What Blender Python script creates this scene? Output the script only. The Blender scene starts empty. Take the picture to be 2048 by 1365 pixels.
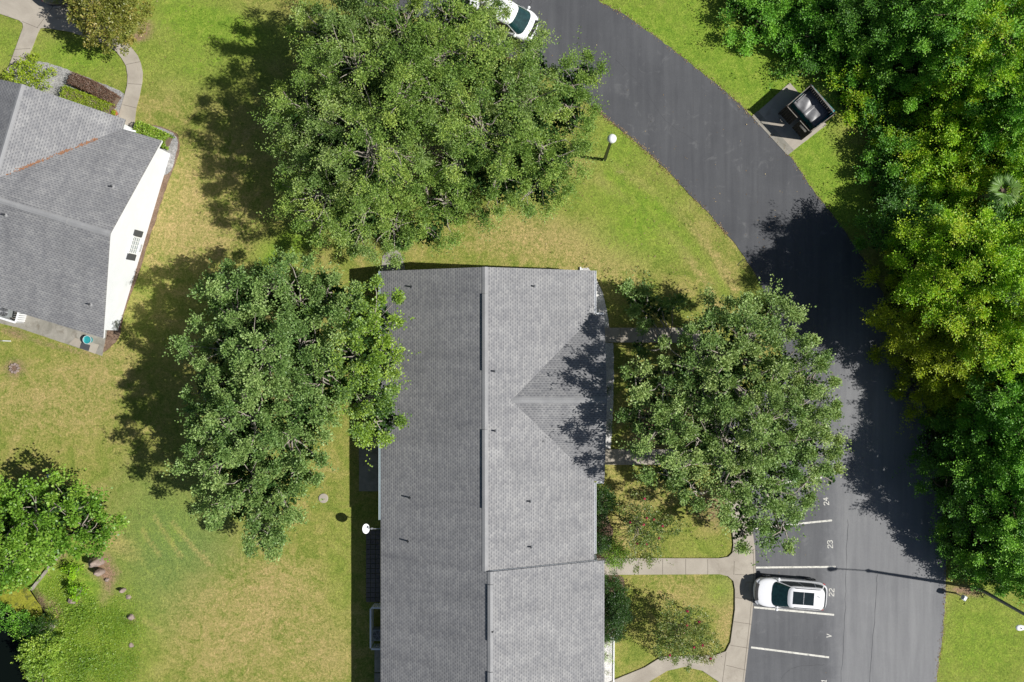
import bpy, bmesh, math, random
import numpy as np
from mathutils import Vector, Matrix
from mathutils.geometry import tessellate_polygon
from mathutils import noise as mnoise
S = bpy.context.scene
COL = S.collection
R = math.radians
random.seed(7)
RNG = np.random.default_rng(11)

# ------------------------------------------------------------ camera, sky, sun
HC = 60.0                      # drone height
FPX = 30.6 * 60.0              # focal length in photo pixels (photo is 2048 wide)
TILT = math.atan(59 / FPX)
cam = bpy.data.cameras.new('camera')
cam.sensor_width = 36.0
cam.lens = 36.0 * FPX / 2048.0
cam.clip_end = 2000
camo = bpy.data.objects.new('camera', cam)
camo.location = (0, 0, HC)
camo.rotation_euler = (0, TILT, 0)
COL.objects.link(camo)
S.camera = camo

SUN_EL = 46.0
sdx, sdy = 0.989, -0.148       # towards the sun
w = bpy.data.worlds.new('World')
S.world = w
w.use_nodes = True
nt = w.node_tree
bg = nt.nodes['Background']
sky = nt.nodes.new('ShaderNodeTexSky')
sky.sky_type = 'NISHITA'
sky.sun_disc = False
sky.sun_elevation = R(SUN_EL)
sky.sun_rotation = math.atan2(sdx, sdy)
nt.links.new(sky.outputs[0], bg.inputs[0])
bg.inputs[1].default_value = 0.05
sl = bpy.data.lights.new('sun', 'SUN')
sl.energy = 5.0
sl.angle = R(0.5)
sl.color = (1.0, 0.975, 0.93)
so = bpy.data.objects.new('sun', sl)
ce = math.cos(R(SUN_EL))
so.rotation_euler = Vector((-sdx * ce, -sdy * ce, -math.sin(R(SUN_EL)))).to_track_quat('-Z', 'Y').to_euler()
so.location = (40, -6, 50)
COL.objects.link(so)
S.view_settings.view_transform = 'Standard'
S.view_settings.look = 'None'
S.view_settings.exposure = 0.28
S.view_settings.gamma = 1.0

# ------------------------------------------------------------ helpers
def W(px, py, z=0.0):
    """survey helper: metres on the plane z for a spot measured on the aerial photo"""
    x = (px - 1024) / FPX; y = (682.5 - py) / FPX
    X = x * math.cos(TILT) - math.sin(TILT); Z = -x * math.sin(TILT) - math.cos(TILT)
    t = (HC - z) / (-Z)
    return (X * t, y * t)

def P3(px, py, z=0.0):
    a = W(px, py, z)
    return Vector((a[0], a[1], z))

def tag(o, label=None, cat=None, group=None, kind=None):
    if label: o['label'] = label
    if cat: o['category'] = cat
    if group: o['group'] = group
    if kind: o['kind'] = kind
    return o

def empty(name, loc=(0, 0, 0), rz=0.0, label=None, cat=None, group=None, kind=None):
    o = bpy.data.objects.new(name, None)
    o.location = loc; o.rotation_euler = (0, 0, rz)
    o.empty_display_size = 0.3
    COL.objects.link(o)
    return tag(o, label, cat, group, kind)

def link(name, me, mat=None, parent=None, smooth=False):
    o = bpy.data.objects.new(name, me)
    if mat is not None and len(me.materials) == 0:
        me.materials.append(mat)
    COL.objects.link(o)
    if parent is not None:
        o.parent = parent
    if smooth:
        me.polygons.foreach_set('use_smooth', [True] * len(me.polygons))
    return o

def pymesh(name, vs, fs, mat=None, parent=None, smooth=False, uvs=None):
    me = bpy.data.meshes.new(name)
    me.from_pydata([tuple(v) for v in vs], [], fs)
    if uvs is not None:
        l = me.uv_layers.new(name='UVMap')
        for p in me.polygons:
            for li in p.loop_indices:
                l.data[li].uv = uvs[me.loops[li].vertex_index]
    me.update()
    return link(name, me, mat, parent, smooth)

def copy_tree(o, parent=None):
    c = o.copy(); COL.objects.link(c)
    if parent is not None: c.parent = parent
    for ch in list(o.children):
        copy_tree(ch, c)
    return c

class MB:
    """collects shapes into one mesh"""
    def __init__(self): self.v = []; self.f = []
    def add(self, vs, fs):
        n = len(self.v); self.v += [tuple(v) for v in vs]; self.f += [tuple(i + n for i in f) for f in fs]
    def box(self, c, s, rz=0.0):
        cx, cy, cz = c; hx, hy, hz = s[0] / 2, s[1] / 2, s[2] / 2
        ca, sa = math.cos(rz), math.sin(rz)
        vs = []
        for dz in (-hz, hz):
            for dx, dy in ((-hx, -hy), (hx, -hy), (hx, hy), (-hx, hy)):
                vs.append((cx + dx * ca - dy * sa, cy + dx * sa + dy * ca, cz + dz))
        self.add(vs, [(3, 2, 1, 0), (4, 5, 6, 7), (0, 1, 5, 4), (1, 2, 6, 5), (2, 3, 7, 6), (3, 0, 4, 7)])
    def beam(self, a, b, wd, h):
        """box from a to b, width wd, height h"""
        a = Vector(a); b = Vector(b); d = (b - a).normalized()
        s = d.cross(Vector((0, 0, 1)))
        if s.length < 1e-4: s = Vector((1, 0, 0))
        s = s.normalized() * wd / 2; u = s.cross(d).normalized() * h / 2
        vs = [a - s - u, a + s - u, a + s + u, a - s + u, b - s - u, b + s - u, b + s + u, b - s + u]
        self.add(vs, [(0, 1, 2, 3), (7, 6, 5, 4), (0, 4, 5, 1), (1, 5, 6, 2), (2, 6, 7, 3), (3, 7, 4, 0)])
    def tube(self, pts, rad, n=8, cap=True):
        pts = [Vector(p) for p in pts]
        if not hasattr(rad, '__len__'): rad = [rad] * len(pts)
        rings = []
        base = len(self.v)
        for i, p in enumerate(pts):
            d = (pts[min(i + 1, len(pts) - 1)] - pts[max(i - 1, 0)]).normalized()
            a = Vector((0, 0, 1)) if abs(d.z) < .9 else Vector((1, 0, 0))
            s = d.cross(a).normalized(); u = s.cross(d)
            for k in range(n):
                t = 2 * math.pi * k / n
                self.v.append(tuple(p + (s * math.cos(t) + u * math.sin(t)) * rad[i]))
        for i in range(len(pts) - 1):
            for k in range(n):
                a = base + i * n + k; b = base + i * n + (k + 1) % n
                self.f.append((a, b, b + n, a + n))
        if cap:
            self.f.append(tuple(base + k for k in range(n))[::-1])
            self.f.append(tuple(base + (len(pts) - 1) * n + k for k in range(n)))
    def lathe(self, c, prof, n=20):
        """prof: list of (r, z)"""
        base = len(self.v); cx, cy, cz = c
        for r, z in prof:
            for k in range(n):
                t = 2 * math.pi * k / n
                self.v.append((cx + r * math.cos(t), cy + r * math.sin(t), cz + z))
        for i in range(len(prof) - 1):
            for k in range(n):
                a = base + i * n + k; b = base + i * n + (k + 1) % n
                self.f.append((a, b, b + n, a + n))
        self.f.append(tuple(base + k for k in range(n))[::-1])
        self.f.append(tuple(base + (len(prof) - 1) * n + k for k in range(n)))
    def prism(self, poly, z0, z1):
        """vertical prism over a simple 2-D polygon"""
        a = sum(poly[i][0] * poly[(i + 1) % len(poly)][1] - poly[(i + 1) % len(poly)][0] * poly[i][1] for i in range(len(poly)))
        if a < 0: poly = poly[::-1]
        n = len(poly); base = len(self.v)
        self.v += [(p[0], p[1], z0) for p in poly] + [(p[0], p[1], z1) for p in poly]
        for i in range(n):
            j = (i + 1) % n
            self.f.append((base + i, base + j, base + n + j, base + n + i))
        tris = tessellate_polygon([[Vector((p[0], p[1], 0)) for p in poly]])
        for t in tris:
            v = [poly[i] for i in t]
            ar = (v[1][0] - v[0][0]) * (v[2][1] - v[0][1]) - (v[2][0] - v[0][0]) * (v[1][1] - v[0][1])
            t = t if ar > 0 else t[::-1]
            self.f.append(tuple(base + n + i for i in t)); self.f.append(tuple(base + i for i in t[::-1]))
    def build(self, name, mat, parent=None, smooth=False):
        return pymesh(name, self.v, self.f, mat, parent, smooth)

def smooth_line(pts, n=6, closed=False):
    out = []
    m = len(pts)
    rng = range(m) if closed else range(m - 1)
    for i in rng:
        g = (lambda k: pts[k % m]) if closed else (lambda k: pts[max(0, min(m - 1, k))])
        p0, p1, p2, p3 = g(i - 1), g(i), g(i + 1), g(i + 2)
        for k in range(n):
            t = k / n
            out.append(tuple(0.5 * ((2 * p1[j]) + (-p0[j] + p2[j]) * t + (2 * p0[j] - 5 * p1[j] + 4 * p2[j] - p3[j]) * t * t + (-p0[j] + 3 * p1[j] - 3 * p2[j] + p3[j]) * t ** 3) for j in range(2)))
    if not closed: out.append(tuple(pts[-1]))
    return out

def wpoly(pts, z=0.0): return [W(x, y, z) for x, y in pts]

def rag(poly, amp=.03, step=.25):
    """resample an outline and roughen it (grass creeping over an edge)"""
    out = []
    n = len(poly)
    for i in range(n):
        a = Vector(poly[i]); b = Vector(poly[(i + 1) % n]); L = (b - a).length
        k = max(1, int(L / step)); nn = Vector((-(b - a).y, (b - a).x))
        if nn.length > 0: nn.normalize()
        for j in range(k):
            p = a.lerp(b, j / k) + nn * random.uniform(-amp, amp)
            out.append((p.x, p.y))
    return out

# ------------------------------------------------------------ materials
def new_mat(name):
    m = bpy.data.materials.new(name); m.use_nodes = True
    nt = m.node_tree; b = nt.nodes['Principled BSDF']
    return m, nt, b

def N(nt, typ, **kw):
    n = nt.nodes.new(typ)
    for k, v in kw.items():
        if k in ('inp',):
            for kk, vv in v.items(): n.inputs[kk].default_value = vv
        else: setattr(n, k, v)
    return n

def ramp(nt, src, stops):
    r = nt.nodes.new('ShaderNodeValToRGB')
    el = r.color_ramp.elements
    while len(el) < len(stops): el.new(0.5)
    for e, (p, c) in zip(el, stops):
        e.position = p; e.color = (*c, 1) if len(c) == 3 else c
    nt.links.new(src, r.inputs[0])
    return r.outputs[0]

def mixc(nt, fac, a, b, mode='MIX'):
    m = nt.nodes.new('ShaderNodeMix'); m.data_type = 'RGBA'; m.blend_type = mode
    for sock, v in ((m.inputs[0], fac), (m.inputs[6], a), (m.inputs[7], b)):
        if hasattr(v, 'links'): nt.links.new(v, sock)
        elif isinstance(v, (int, float)): sock.default_value = v
        else: sock.default_value = (*v, 1)
    return m.outputs[2]

def math_(nt, op, a, b=None, c=None, clamp=False):
    m = nt.nodes.new('ShaderNodeMath'); m.operation = op; m.use_clamp = clamp
    for s, v in zip(m.inputs, (a, b, c)):
        if v is None: continue
        if hasattr(v, 'links'): nt.links.new(v, s)
        else: s.default_value = v
    return m.outputs[0]

def noise(nt, vec, scale, detail=4, rough=.6, dist=0.0):
    n = nt.nodes.new('ShaderNodeTexNoise')
    n.inputs['Scale'].default_value = scale; n.inputs['Detail'].default_value = detail
    n.inputs['Roughness'].default_value = rough; n.inputs['Distortion'].default_value = dist
    if vec is not None: nt.links.new(vec, n.inputs['Vector'])
    return n.outputs[0]

def bump(nt, b, h, strength=.4, dist=.02):
    n = nt.nodes.new('ShaderNodeBump'); n.inputs['Strength'].default_value = strength; n.inputs['Distance'].default_value = dist
    nt.links.new(h, n.inputs['Height']); nt.links.new(n.outputs[0], b.inputs['Normal'])

def plain(name, col, rough=.5, metal=0.0, var=.12, scale=3.0, coat=0.0, spec=.5, bmp=0.0):
    m, nt, b = new_mat(name)
    tc = N(nt, 'ShaderNodeTexCoord').outputs['Object']
    n1 = noise(nt, tc, scale, 5, .65)
    c = ramp(nt, n1, [(.25, tuple(x * (1 - var) for x in col)), (.75, tuple(min(1, x * (1 + var)) for x in col))])
    nt.links.new(c, b.inputs['Base Color'])
    b.inputs['Roughness'].default_value = rough; b.inputs['Metallic'].default_value = metal
    b.inputs['Coat Weight'].default_value = coat; b.inputs['Coat Roughness'].default_value = .05
    b.inputs['Specular IOR Level'].default_value = spec
    if bmp: bump(nt, b, noise(nt, tc, scale * 8, 3), bmp, .01)
    return m

def ground_mat(name, stops, s_big, s_fine, stain=None, rough=.95, bstr=.3, bdist=.01, fine_amt=.25, fine_stops=None, spec=.2):
    """patchy surface: large blotches x fine grain"""
    m, nt, b = new_mat(name)
    tc = N(nt, 'ShaderNodeTexCoord').outputs['Object']
    c = ramp(nt, noise(nt, tc, s_big, 6, .62, .6), stops)
    f = noise(nt, tc, s_fine, 4, .7)
    g = ramp(nt, f, fine_stops or [(.3, (1 - fine_amt,) * 3), (.7, (1 + fine_amt,) * 3)])
    c = mixc(nt, 1.0, c, g, 'MULTIPLY')
    if stain:
        sc, lo, hi, colr = stain
        k = ramp(nt, noise(nt, tc, sc, 5, .6, .8), [(lo, (0, 0, 0)), (hi, (1, 1, 1))])
        c = mixc(nt, k, c, colr)
    nt.links.new(c, b.inputs['Base Color'])
    b.inputs['Roughness'].default_value = rough; b.inputs['Specular IOR Level'].default_value = spec
    bump(nt, b, f, bstr, bdist)
    return m

def leaf_mat(name, dark, mid, light, trans=.3, rough=.45, spec=.5):
    m, nt, b = new_mat(name)
    at = N(nt, 'ShaderNodeAttribute', attribute_name='tint')
    c = ramp(nt, at.outputs['Fac'], [(0.0, dark), (.5, mid), (1.0, light)])
    nt.links.new(c, b.inputs['Base Color'])
    b.inputs['Roughness'].default_value = rough; b.inputs['Specular IOR Level'].default_value = spec
    tr = nt.nodes.new('ShaderNodeBsdfTranslucent')
    tcl = mixc(nt, 1.0, c, (1.5, 1.5, .55), 'MULTIPLY')
    nt.links.new(tcl, tr.inputs[0])
    mx = nt.nodes.new('ShaderNodeMixShader'); mx.inputs[0].default_value = trans
    out = nt.nodes['Material Output']
    nt.links.new(b.outputs[0], mx.inputs[1]); nt.links.new(tr.outputs[0], mx.inputs[2]); nt.links.new(mx.outputs[0], out.inputs[0])
    return m

def shingle_mat():
    m, nt, b = new_mat('grey_shingle')
    uv = N(nt, 'ShaderNodeUVMap', uv_map='UVMap').outputs[0]
    sp = N(nt, 'ShaderNodeSeparateXYZ'); nt.links.new(uv, sp.inputs[0])
    u, v = sp.outputs[0], sp.outputs[1]
    vr = math_(nt, 'DIVIDE', v, .152); row = math_(nt, 'FLOOR', vr); fv = math_(nt, 'FRACT', vr)
    rowr = N(nt, 'ShaderNodeTexWhiteNoise', noise_dimensions='1D'); nt.links.new(row, rowr.inputs['W'])
    off = math_(nt, 'ADD', math_(nt, 'MULTIPLY', row, .5), math_(nt, 'MULTIPLY', rowr.outputs[0], .16))
    uu = math_(nt, 'ADD', math_(nt, 'DIVIDE', u, .23), off)
    fu = math_(nt, 'FRACT', uu); cell = math_(nt, 'FLOOR', uu)
    cv = N(nt, 'ShaderNodeCombineXYZ'); nt.links.new(cell, cv.inputs[0]); nt.links.new(row, cv.inputs[1])
    wn = N(nt, 'ShaderNodeTexWhiteNoise', noise_dimensions='3D'); nt.links.new(cv.outputs[0], wn.inputs['Vector'])
    dash = math_(nt, 'MULTIPLY', math_(nt, 'LESS_THAN', fv, .42), math_(nt, 'LESS_THAN', fu, .52))
    line = math_(nt, 'MULTIPLY', math_(nt, 'LESS_THAN', fv, .12), .5)
    d = math_(nt, 'MAXIMUM', dash, line)  # dark tab pattern, with shingle-edge shadow lines put into the colour
    big = noise(nt, uv, .35, 5, .6, .5)
    c = ramp(nt, big, [(.3, (.22, .221, .224)), (.5, (.245, .245, .247)), (.7, (.27, .27, .271))])
    c = mixc(nt, 1.0, c, ramp(nt, wn.outputs[0], [(0, (.84, .84, .86)), (1, (1.1, 1.09, 1.08))]), 'MULTIPLY')
    c = mixc(nt, math_(nt, 'MULTIPLY', d, .56), c, (.075, .078, .088))
    c = mixc(nt, 1.0, c, ramp(nt, noise(nt, uv, 30, 3, .8), [(.3, (.88,) * 3), (.7, (1.12,) * 3)]), 'MULTIPLY')
    smp = N(nt, 'ShaderNodeMapping'); smp.inputs['Scale'].default_value = (1.6, .16, 1); nt.links.new(uv, smp.inputs[0])
    c = mixc(nt, 1.0, c, ramp(nt, noise(nt, smp.outputs[0], 1.0, 6, .7, .3), [(.3, (.86, .86, .87)), (.7, (1.12, 1.12, 1.11))]), 'MULTIPLY')
    pt = N(nt, 'ShaderNodeTexWhiteNoise', noise_dimensions='3D'); pm = N(nt, 'ShaderNodeCombineXYZ')
    nt.links.new(math_(nt, 'FLOOR', math_(nt, 'DIVIDE', u, .95)), pm.inputs[0]); nt.links.new(row, pm.inputs[1]); nt.links.new(pm.outputs[0], pt.inputs['Vector'])
    c = mixc(nt, 1.0, c, ramp(nt, pt.outputs[0], [(0, (.95, .95, .955)), (1, (1.04, 1.04, 1.035))]), 'MULTIPLY')
    st = noise(nt, uv, .55, 6, .7, 1.2)
    c = mixc(nt, ramp(nt, st, [(.62, (0, 0, 0)), (.8, (.4, .4, .4))]), c, (.12, .115, .11))
    nt.links.new(c, b.inputs['Base Color'])
    b.inputs['Roughness'].default_value = .95; b.inputs['Specular IOR Level'].default_value = .15
    bump(nt, b, math_(nt, 'SUBTRACT', math_(nt, 'MULTIPLY', wn.outputs[0], .3), fv), .35, .012)
    return m

def asphalt_mat():
    """tarmac: darker seal coat in the bays and the upper road, wheel-worn pale lane beside the bays"""
    m, nt, b = new_mat('asphalt')
    tc = N(nt, 'ShaderNodeTexCoord').outputs['Object']
    sp = N(nt, 'ShaderNodeSeparateXYZ'); nt.links.new(tc, sp.inputs[0])
    def sst(v, lo, hi):
        mr = N(nt, 'ShaderNodeMapRange', interpolation_type='SMOOTHSTEP'); nt.links.new(v, mr.inputs[0]); mr.inputs[1].default_value = lo; mr.inputs[2].default_value = hi; return mr.outputs[0]
    nb = noise(nt, tc, .16, 6, .65, .8); nm = noise(nt, tc, .9, 6, .7, 1.0)
    yy_ = math_(nt, 'ADD', sp.outputs[1], math_(nt, 'MULTIPLY', nb, 6)); xx_ = math_(nt, 'ADD', sp.outputs[0], math_(nt, 'MULTIPLY', nm, 1.6))
    worn = math_(nt, 'MULTIPLY', sst(yy_, 12, -4), math_(nt, 'ADD', .3, math_(nt, 'MULTIPLY', sst(xx_, 18.6, 20.6), .7)))
    f = math_(nt, 'ADD', math_(nt, 'MULTIPLY', worn, .62), math_(nt, 'MULTIPLY', nb, .5), clamp=True)
    c = ramp(nt, f, [(.12, (.065, .067, .073)), (.35, (.092, .094, .1)), (.6, (.144, .146, .153)), (.95, (.203, .204, .208))])
    k = ramp(nt, nm, [(.58, (0, 0, 0)), (.85, (.6, .6, .6))]); c = mixc(nt, k, c, (.22, .218, .215))
    mp = N(nt, 'ShaderNodeMapping'); mp.inputs['Scale'].default_value = (2.2, .16, 1); mp.inputs['Rotation'].default_value = (0, 0, .04); nt.links.new(tc, mp.inputs[0])
    st = noise(nt, mp.outputs[0], 1.0, 5, .6, .4)
    c = mixc(nt, 1.0, c, ramp(nt, st, [(.3, (.86, .86, .87)), (.7, (1.12, 1.12, 1.11))]), 'MULTIPLY')
    fn = noise(nt, tc, 26, 3, .8)
    c = mixc(nt, 1.0, c, ramp(nt, fn, [(.3, (.88,) * 3), (.7, (1.12,) * 3)]), 'MULTIPLY')
    nt.links.new(c, b.inputs['Base Color']); b.inputs['Roughness'].default_value = .9; b.inputs['Specular IOR Level'].default_value = .25
    bump(nt, b, fn, .25, .01)
    return m

M = {}
M['shingle'] = shingle_mat()
M['ridge'] = ground_mat('ridge_cap', [(.3, (.235, .236, .24)), (.7, (.3, .3, .303))], .8, 25, bstr=.2, fine_amt=.12)
def siding_mat():
    m, nt, b = new_mat('white_siding')
    tc = N(nt, 'ShaderNodeTexCoord').outputs['Object']
    sp = N(nt, 'ShaderNodeSeparateXYZ'); nt.links.new(tc, sp.inputs[0])
    f = math_(nt, 'FRACT', math_(nt, 'DIVIDE', sp.outputs[2], .13))
    c = mixc(nt, math_(nt, 'MULTIPLY', math_(nt, 'LESS_THAN', f, .1), .35), (.77, .79, .82), (.45, .46, .48))
    c = mixc(nt, 1.0, c, ramp(nt, noise(nt, tc, .9, 6, .7, .5), [(.3, (.93, .93, .91)), (.7, (1.0, 1.0, 1.0))]), 'MULTIPLY')
    nt.links.new(c, b.inputs['Base Color']); b.inputs['Roughness'].default_value = .6
    bump(nt, b, f, .5, .015)
    return m
M['white'] = siding_mat()
M['trim'] = plain('white_trim', (.74, .75, .76), .5, var=.05)
M['cream'] = plain('cream_wall', (.55, .52, .45), .8, var=.06)
M['gutter'] = plain('pale_gutter', (.5, .58, .6), .4, var=.08)
M['dark'] = plain('dark_metal', (.03, .032, .035), .5)
M['black'] = plain('black_rubber', (.015, .015, .016), .8)
M['glassd'] = plain('dark_glass', (.012, .02, .022), .05, var=.3, spec=.8)
M['asphalt'] = asphalt_mat()
M['concrete'] = ground_mat('concrete', [(.3, (.3, .265, .22)), (.7, (.41, .37, .31))], .7, 30, stain=(1.1, .6, .85, (.2, .17, .13)), fine_amt=.1)
M['slab'] = ground_mat('patio_concrete', [(.3, (.2, .19, .16)), (.7, (.33, .31, .27))], 1.2, 30, stain=(1.6, .55, .8, (.13, .11, .08)), fine_amt=.12)
M['paver'] = ground_mat('paver_stone', [(.3, (.1, .09, .085)), (.7, (.17, .15, .14))], 1.2, 30)
M['joint'] = plain('joint', (.12, .1, .08), .9)
M['gravel'] = ground_mat('grey_gravel', [(.3, (.2, .2, .2)), (.7, (.34, .33, .32))], .8, 14, fine_amt=.6, bstr=.8, bdist=.03)
M['wgravel'] = ground_mat('white_gravel', [(.3, (.42, .41, .4)), (.7, (.62, .6, .57))], .8, 16, fine_amt=.5, bstr=.8, bdist=.03)
M['mulch'] = ground_mat('brown_mulch', [(.3, (.13, .08, .055)), (.7, (.24, .17, .12))], 1, 16, fine_amt=.5, bstr=.8, bdist=.03)
M['paint'] = ground_mat('road_paint', [(.3, (.5, .49, .44)), (.7, (.72, .7, .64))], 3, 30, stain=(7, .54, .72, (.17, .17, .165)), fine_amt=.12)
M['bark'] = ground_mat('grey_bark', [(.3, (.2, .17, .14)), (.7, (.4, .36, .31))], 2, 20, fine_amt=.3, bstr=.5)
M['bark2'] = ground_mat('brown_bark', [(.3, (.1, .075, .055)), (.7, (.2, .15, .11))], 2, 20, fine_amt=.3, bstr=.5)
M['rock'] = ground_mat('field_rock', [(.3, (.2, .15, .13)), (.7, (.36, .29, .25))], 3, 20, fine_amt=.25, bstr=.5)
M['wood'] = ground_mat('weathered_board', [(.3, (.028, .024, .02)), (.7, (.055, .047, .04))], 2.5, 22, fine_amt=.3)
M['woodcap'] = plain('weathered_cap', (.17, .15, .125), .8, var=.4, scale=6)
M['carpaint'] = plain('white_car_paint', (.8, .8, .82), .28, coat=.8, var=.01)
M['vanpaint'] = plain('white_van_paint', (.78, .79, .79), .35, coat=.6, var=.015)
M['bluepaint'] = plain('dark_blue_paint', (.01, .016, .035), .3, coat=.8, var=.05)
M['teal'] = plain('teal_steel', (.02, .28, .3), .5, var=.2, scale=4)
M['lid'] = plain('black_plastic_lid', (.15, .15, .155), .42, var=.45, scale=2.5)
M['globe'] = plain('white_globe', (.82, .83, .82), .3, var=.01)
M['red'] = plain('red_lens', (.4, .01, .01), .2)
M['silver'] = plain('silver', (.5, .51, .53), .3, metal=.6)
M['flower'] = plain('magenta_flower', (.42, .02, .08), .7, var=.3, scale=4)

# leaf palettes (dark, mid, light)
LM = {
 'oak': leaf_mat('oak_leaves', (0.066, 0.142, 0.020), (0.182, 0.296, 0.050), (0.396, 0.490, 0.100), .2, .55, .35),
 'elm': leaf_mat('elm_leaves', (0.061, 0.137, 0.030), (0.171, 0.279, 0.070), (0.363, 0.479, 0.160), .2, .5, .4),
 'elmy': leaf_mat('yellowing_elm_leaves', (.1, .19, .02), (.24, .38, .045), (.43, .54, .08), .25),
 'grey': leaf_mat('grey_green_leaves', (0.083, 0.154, 0.035), (0.209, 0.308, 0.080), (0.396, 0.479, 0.170), .2, .5, .4),
 'wood_e': leaf_mat('emerald_leaves', (0.039, 0.148, 0.015), (0.132, 0.331, 0.028), (0.297, 0.536, 0.060), .22, .5, .4),
 'wood_m': leaf_mat('mid_green_leaves', (0.050, 0.182, 0.012), (0.143, 0.388, 0.025), (0.297, 0.570, 0.050), .22, .5, .4),
 'wood_y': leaf_mat('yellow_green_leaves', (0.088, 0.228, 0.008), (0.231, 0.456, 0.016), (0.462, 0.638, 0.035), .25, .5, .4),
 'wood_l': leaf_mat('lime_leaves', (.12, .21, .008), (.29, .41, .016), (.5, .56, .035), .25, .5, .4),
 'wood_o': leaf_mat('olive_leaves', (.12, .18, .008), (.31, .39, .018), (.54, .53, .045), .25, .5, .4),
 'wood_d': leaf_mat('dark_green_leaves', (.025, .09, .01), (.075, .2, .022), (.18, .36, .035), .2, .5, .4),
 'pond': leaf_mat('bright_green_leaves', (.06, .16, .012), (.16, .31, .03), (.34, .48, .08), .22, .45, .4),
 'shrub': leaf_mat('dark_shrub_leaves', (.015, .045, .008), (.035, .09, .014), (.09, .17, .025), .2),
 'hedge': leaf_mat('lime_hedge_leaves', (.12, .2, .01), (.28, .38, .02), (.45, .52, .05), .3),
 'redh': leaf_mat('dark_red_hedge_leaves', (.08, .04, .03), (.17, .095, .065), (.27, .18, .12), .2),
 'myrtle': leaf_mat('myrtle_leaves', (.06, .12, .02), (.155, .22, .045), (.34, .3, .12), .22),
 'rusty': leaf_mat('rust_green_leaves', (.1, .13, .02), (.22, .24, .04), (.4, .3, .08), .22),
 'cover': leaf_mat('ground_cover_leaves', (.09, .19, .015), (.22, .36, .035), (.42, .5, .07), .25),
 'palm': leaf_mat('palm_leaves', (.07, .17, .03), (.15, .28, .05), (.34, .44, .12), .25),
 'inner': leaf_mat('shade_toned_leaves', (.018, .045, .01), (.028, .065, .014), (.05, .1, .02), .06, .8, .1),  # crown-gap shade put into the leaf colour
}

# ------------------------------------------------------------ ground
POND = wpoly([(-90, 1148), (20, 1160), (58, 1180), (92, 1235), (84, 1262), (62, 1290), (78, 1330), (88, 1375), (120, 1440), (-90, 1440)])
def sd_poly(X, Y, poly):
    """signed distance (negative inside) on arrays"""
    d = np.full(X.shape, 1e9); inside = np.zeros(X.shape, bool)
    n = len(poly)
    for i in range(n):
        ax, ay = poly[i]; bx, by = poly[(i + 1) % n]
        ex, ey = bx - ax, by - ay
        t = np.clip(((X - ax) * ex + (Y - ay) * ey) / (ex * ex + ey * ey + 1e-12), 0, 1)
        d = np.minimum(d, np.hypot(X - ax - t * ex, Y - ay - t * ey))
        c = ((ay > Y) != (by > Y)) & (X < (bx - ax) * (Y - ay) / (by - ay + 1e-12) + ax)
        inside ^= c
    return np.where(inside, -d, d)

def sd_line(X, Y, pts):
    d = np.full(X.shape, 1e9)
    for (ax, ay), (bx, by) in zip(pts[:-1], pts[1:]):
        ex, ey = bx - ax, by - ay
        t = np.clip(((X - ax) * ex + (Y - ay) * ey) / (ex * ex + ey * ey + 1e-12), 0, 1)
        d = np.minimum(d, np.hypot(X - ax - t * ex, Y - ay - t * ey))
    return d

def axis(lo, hi, step, far):
    a = list(np.arange(lo, hi + 1e-6, step))
    e = [15, 40, 100, 250, 600]
    return np.array([lo - x for x in e[::-1]] + a + [hi + x for x in e])

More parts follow.
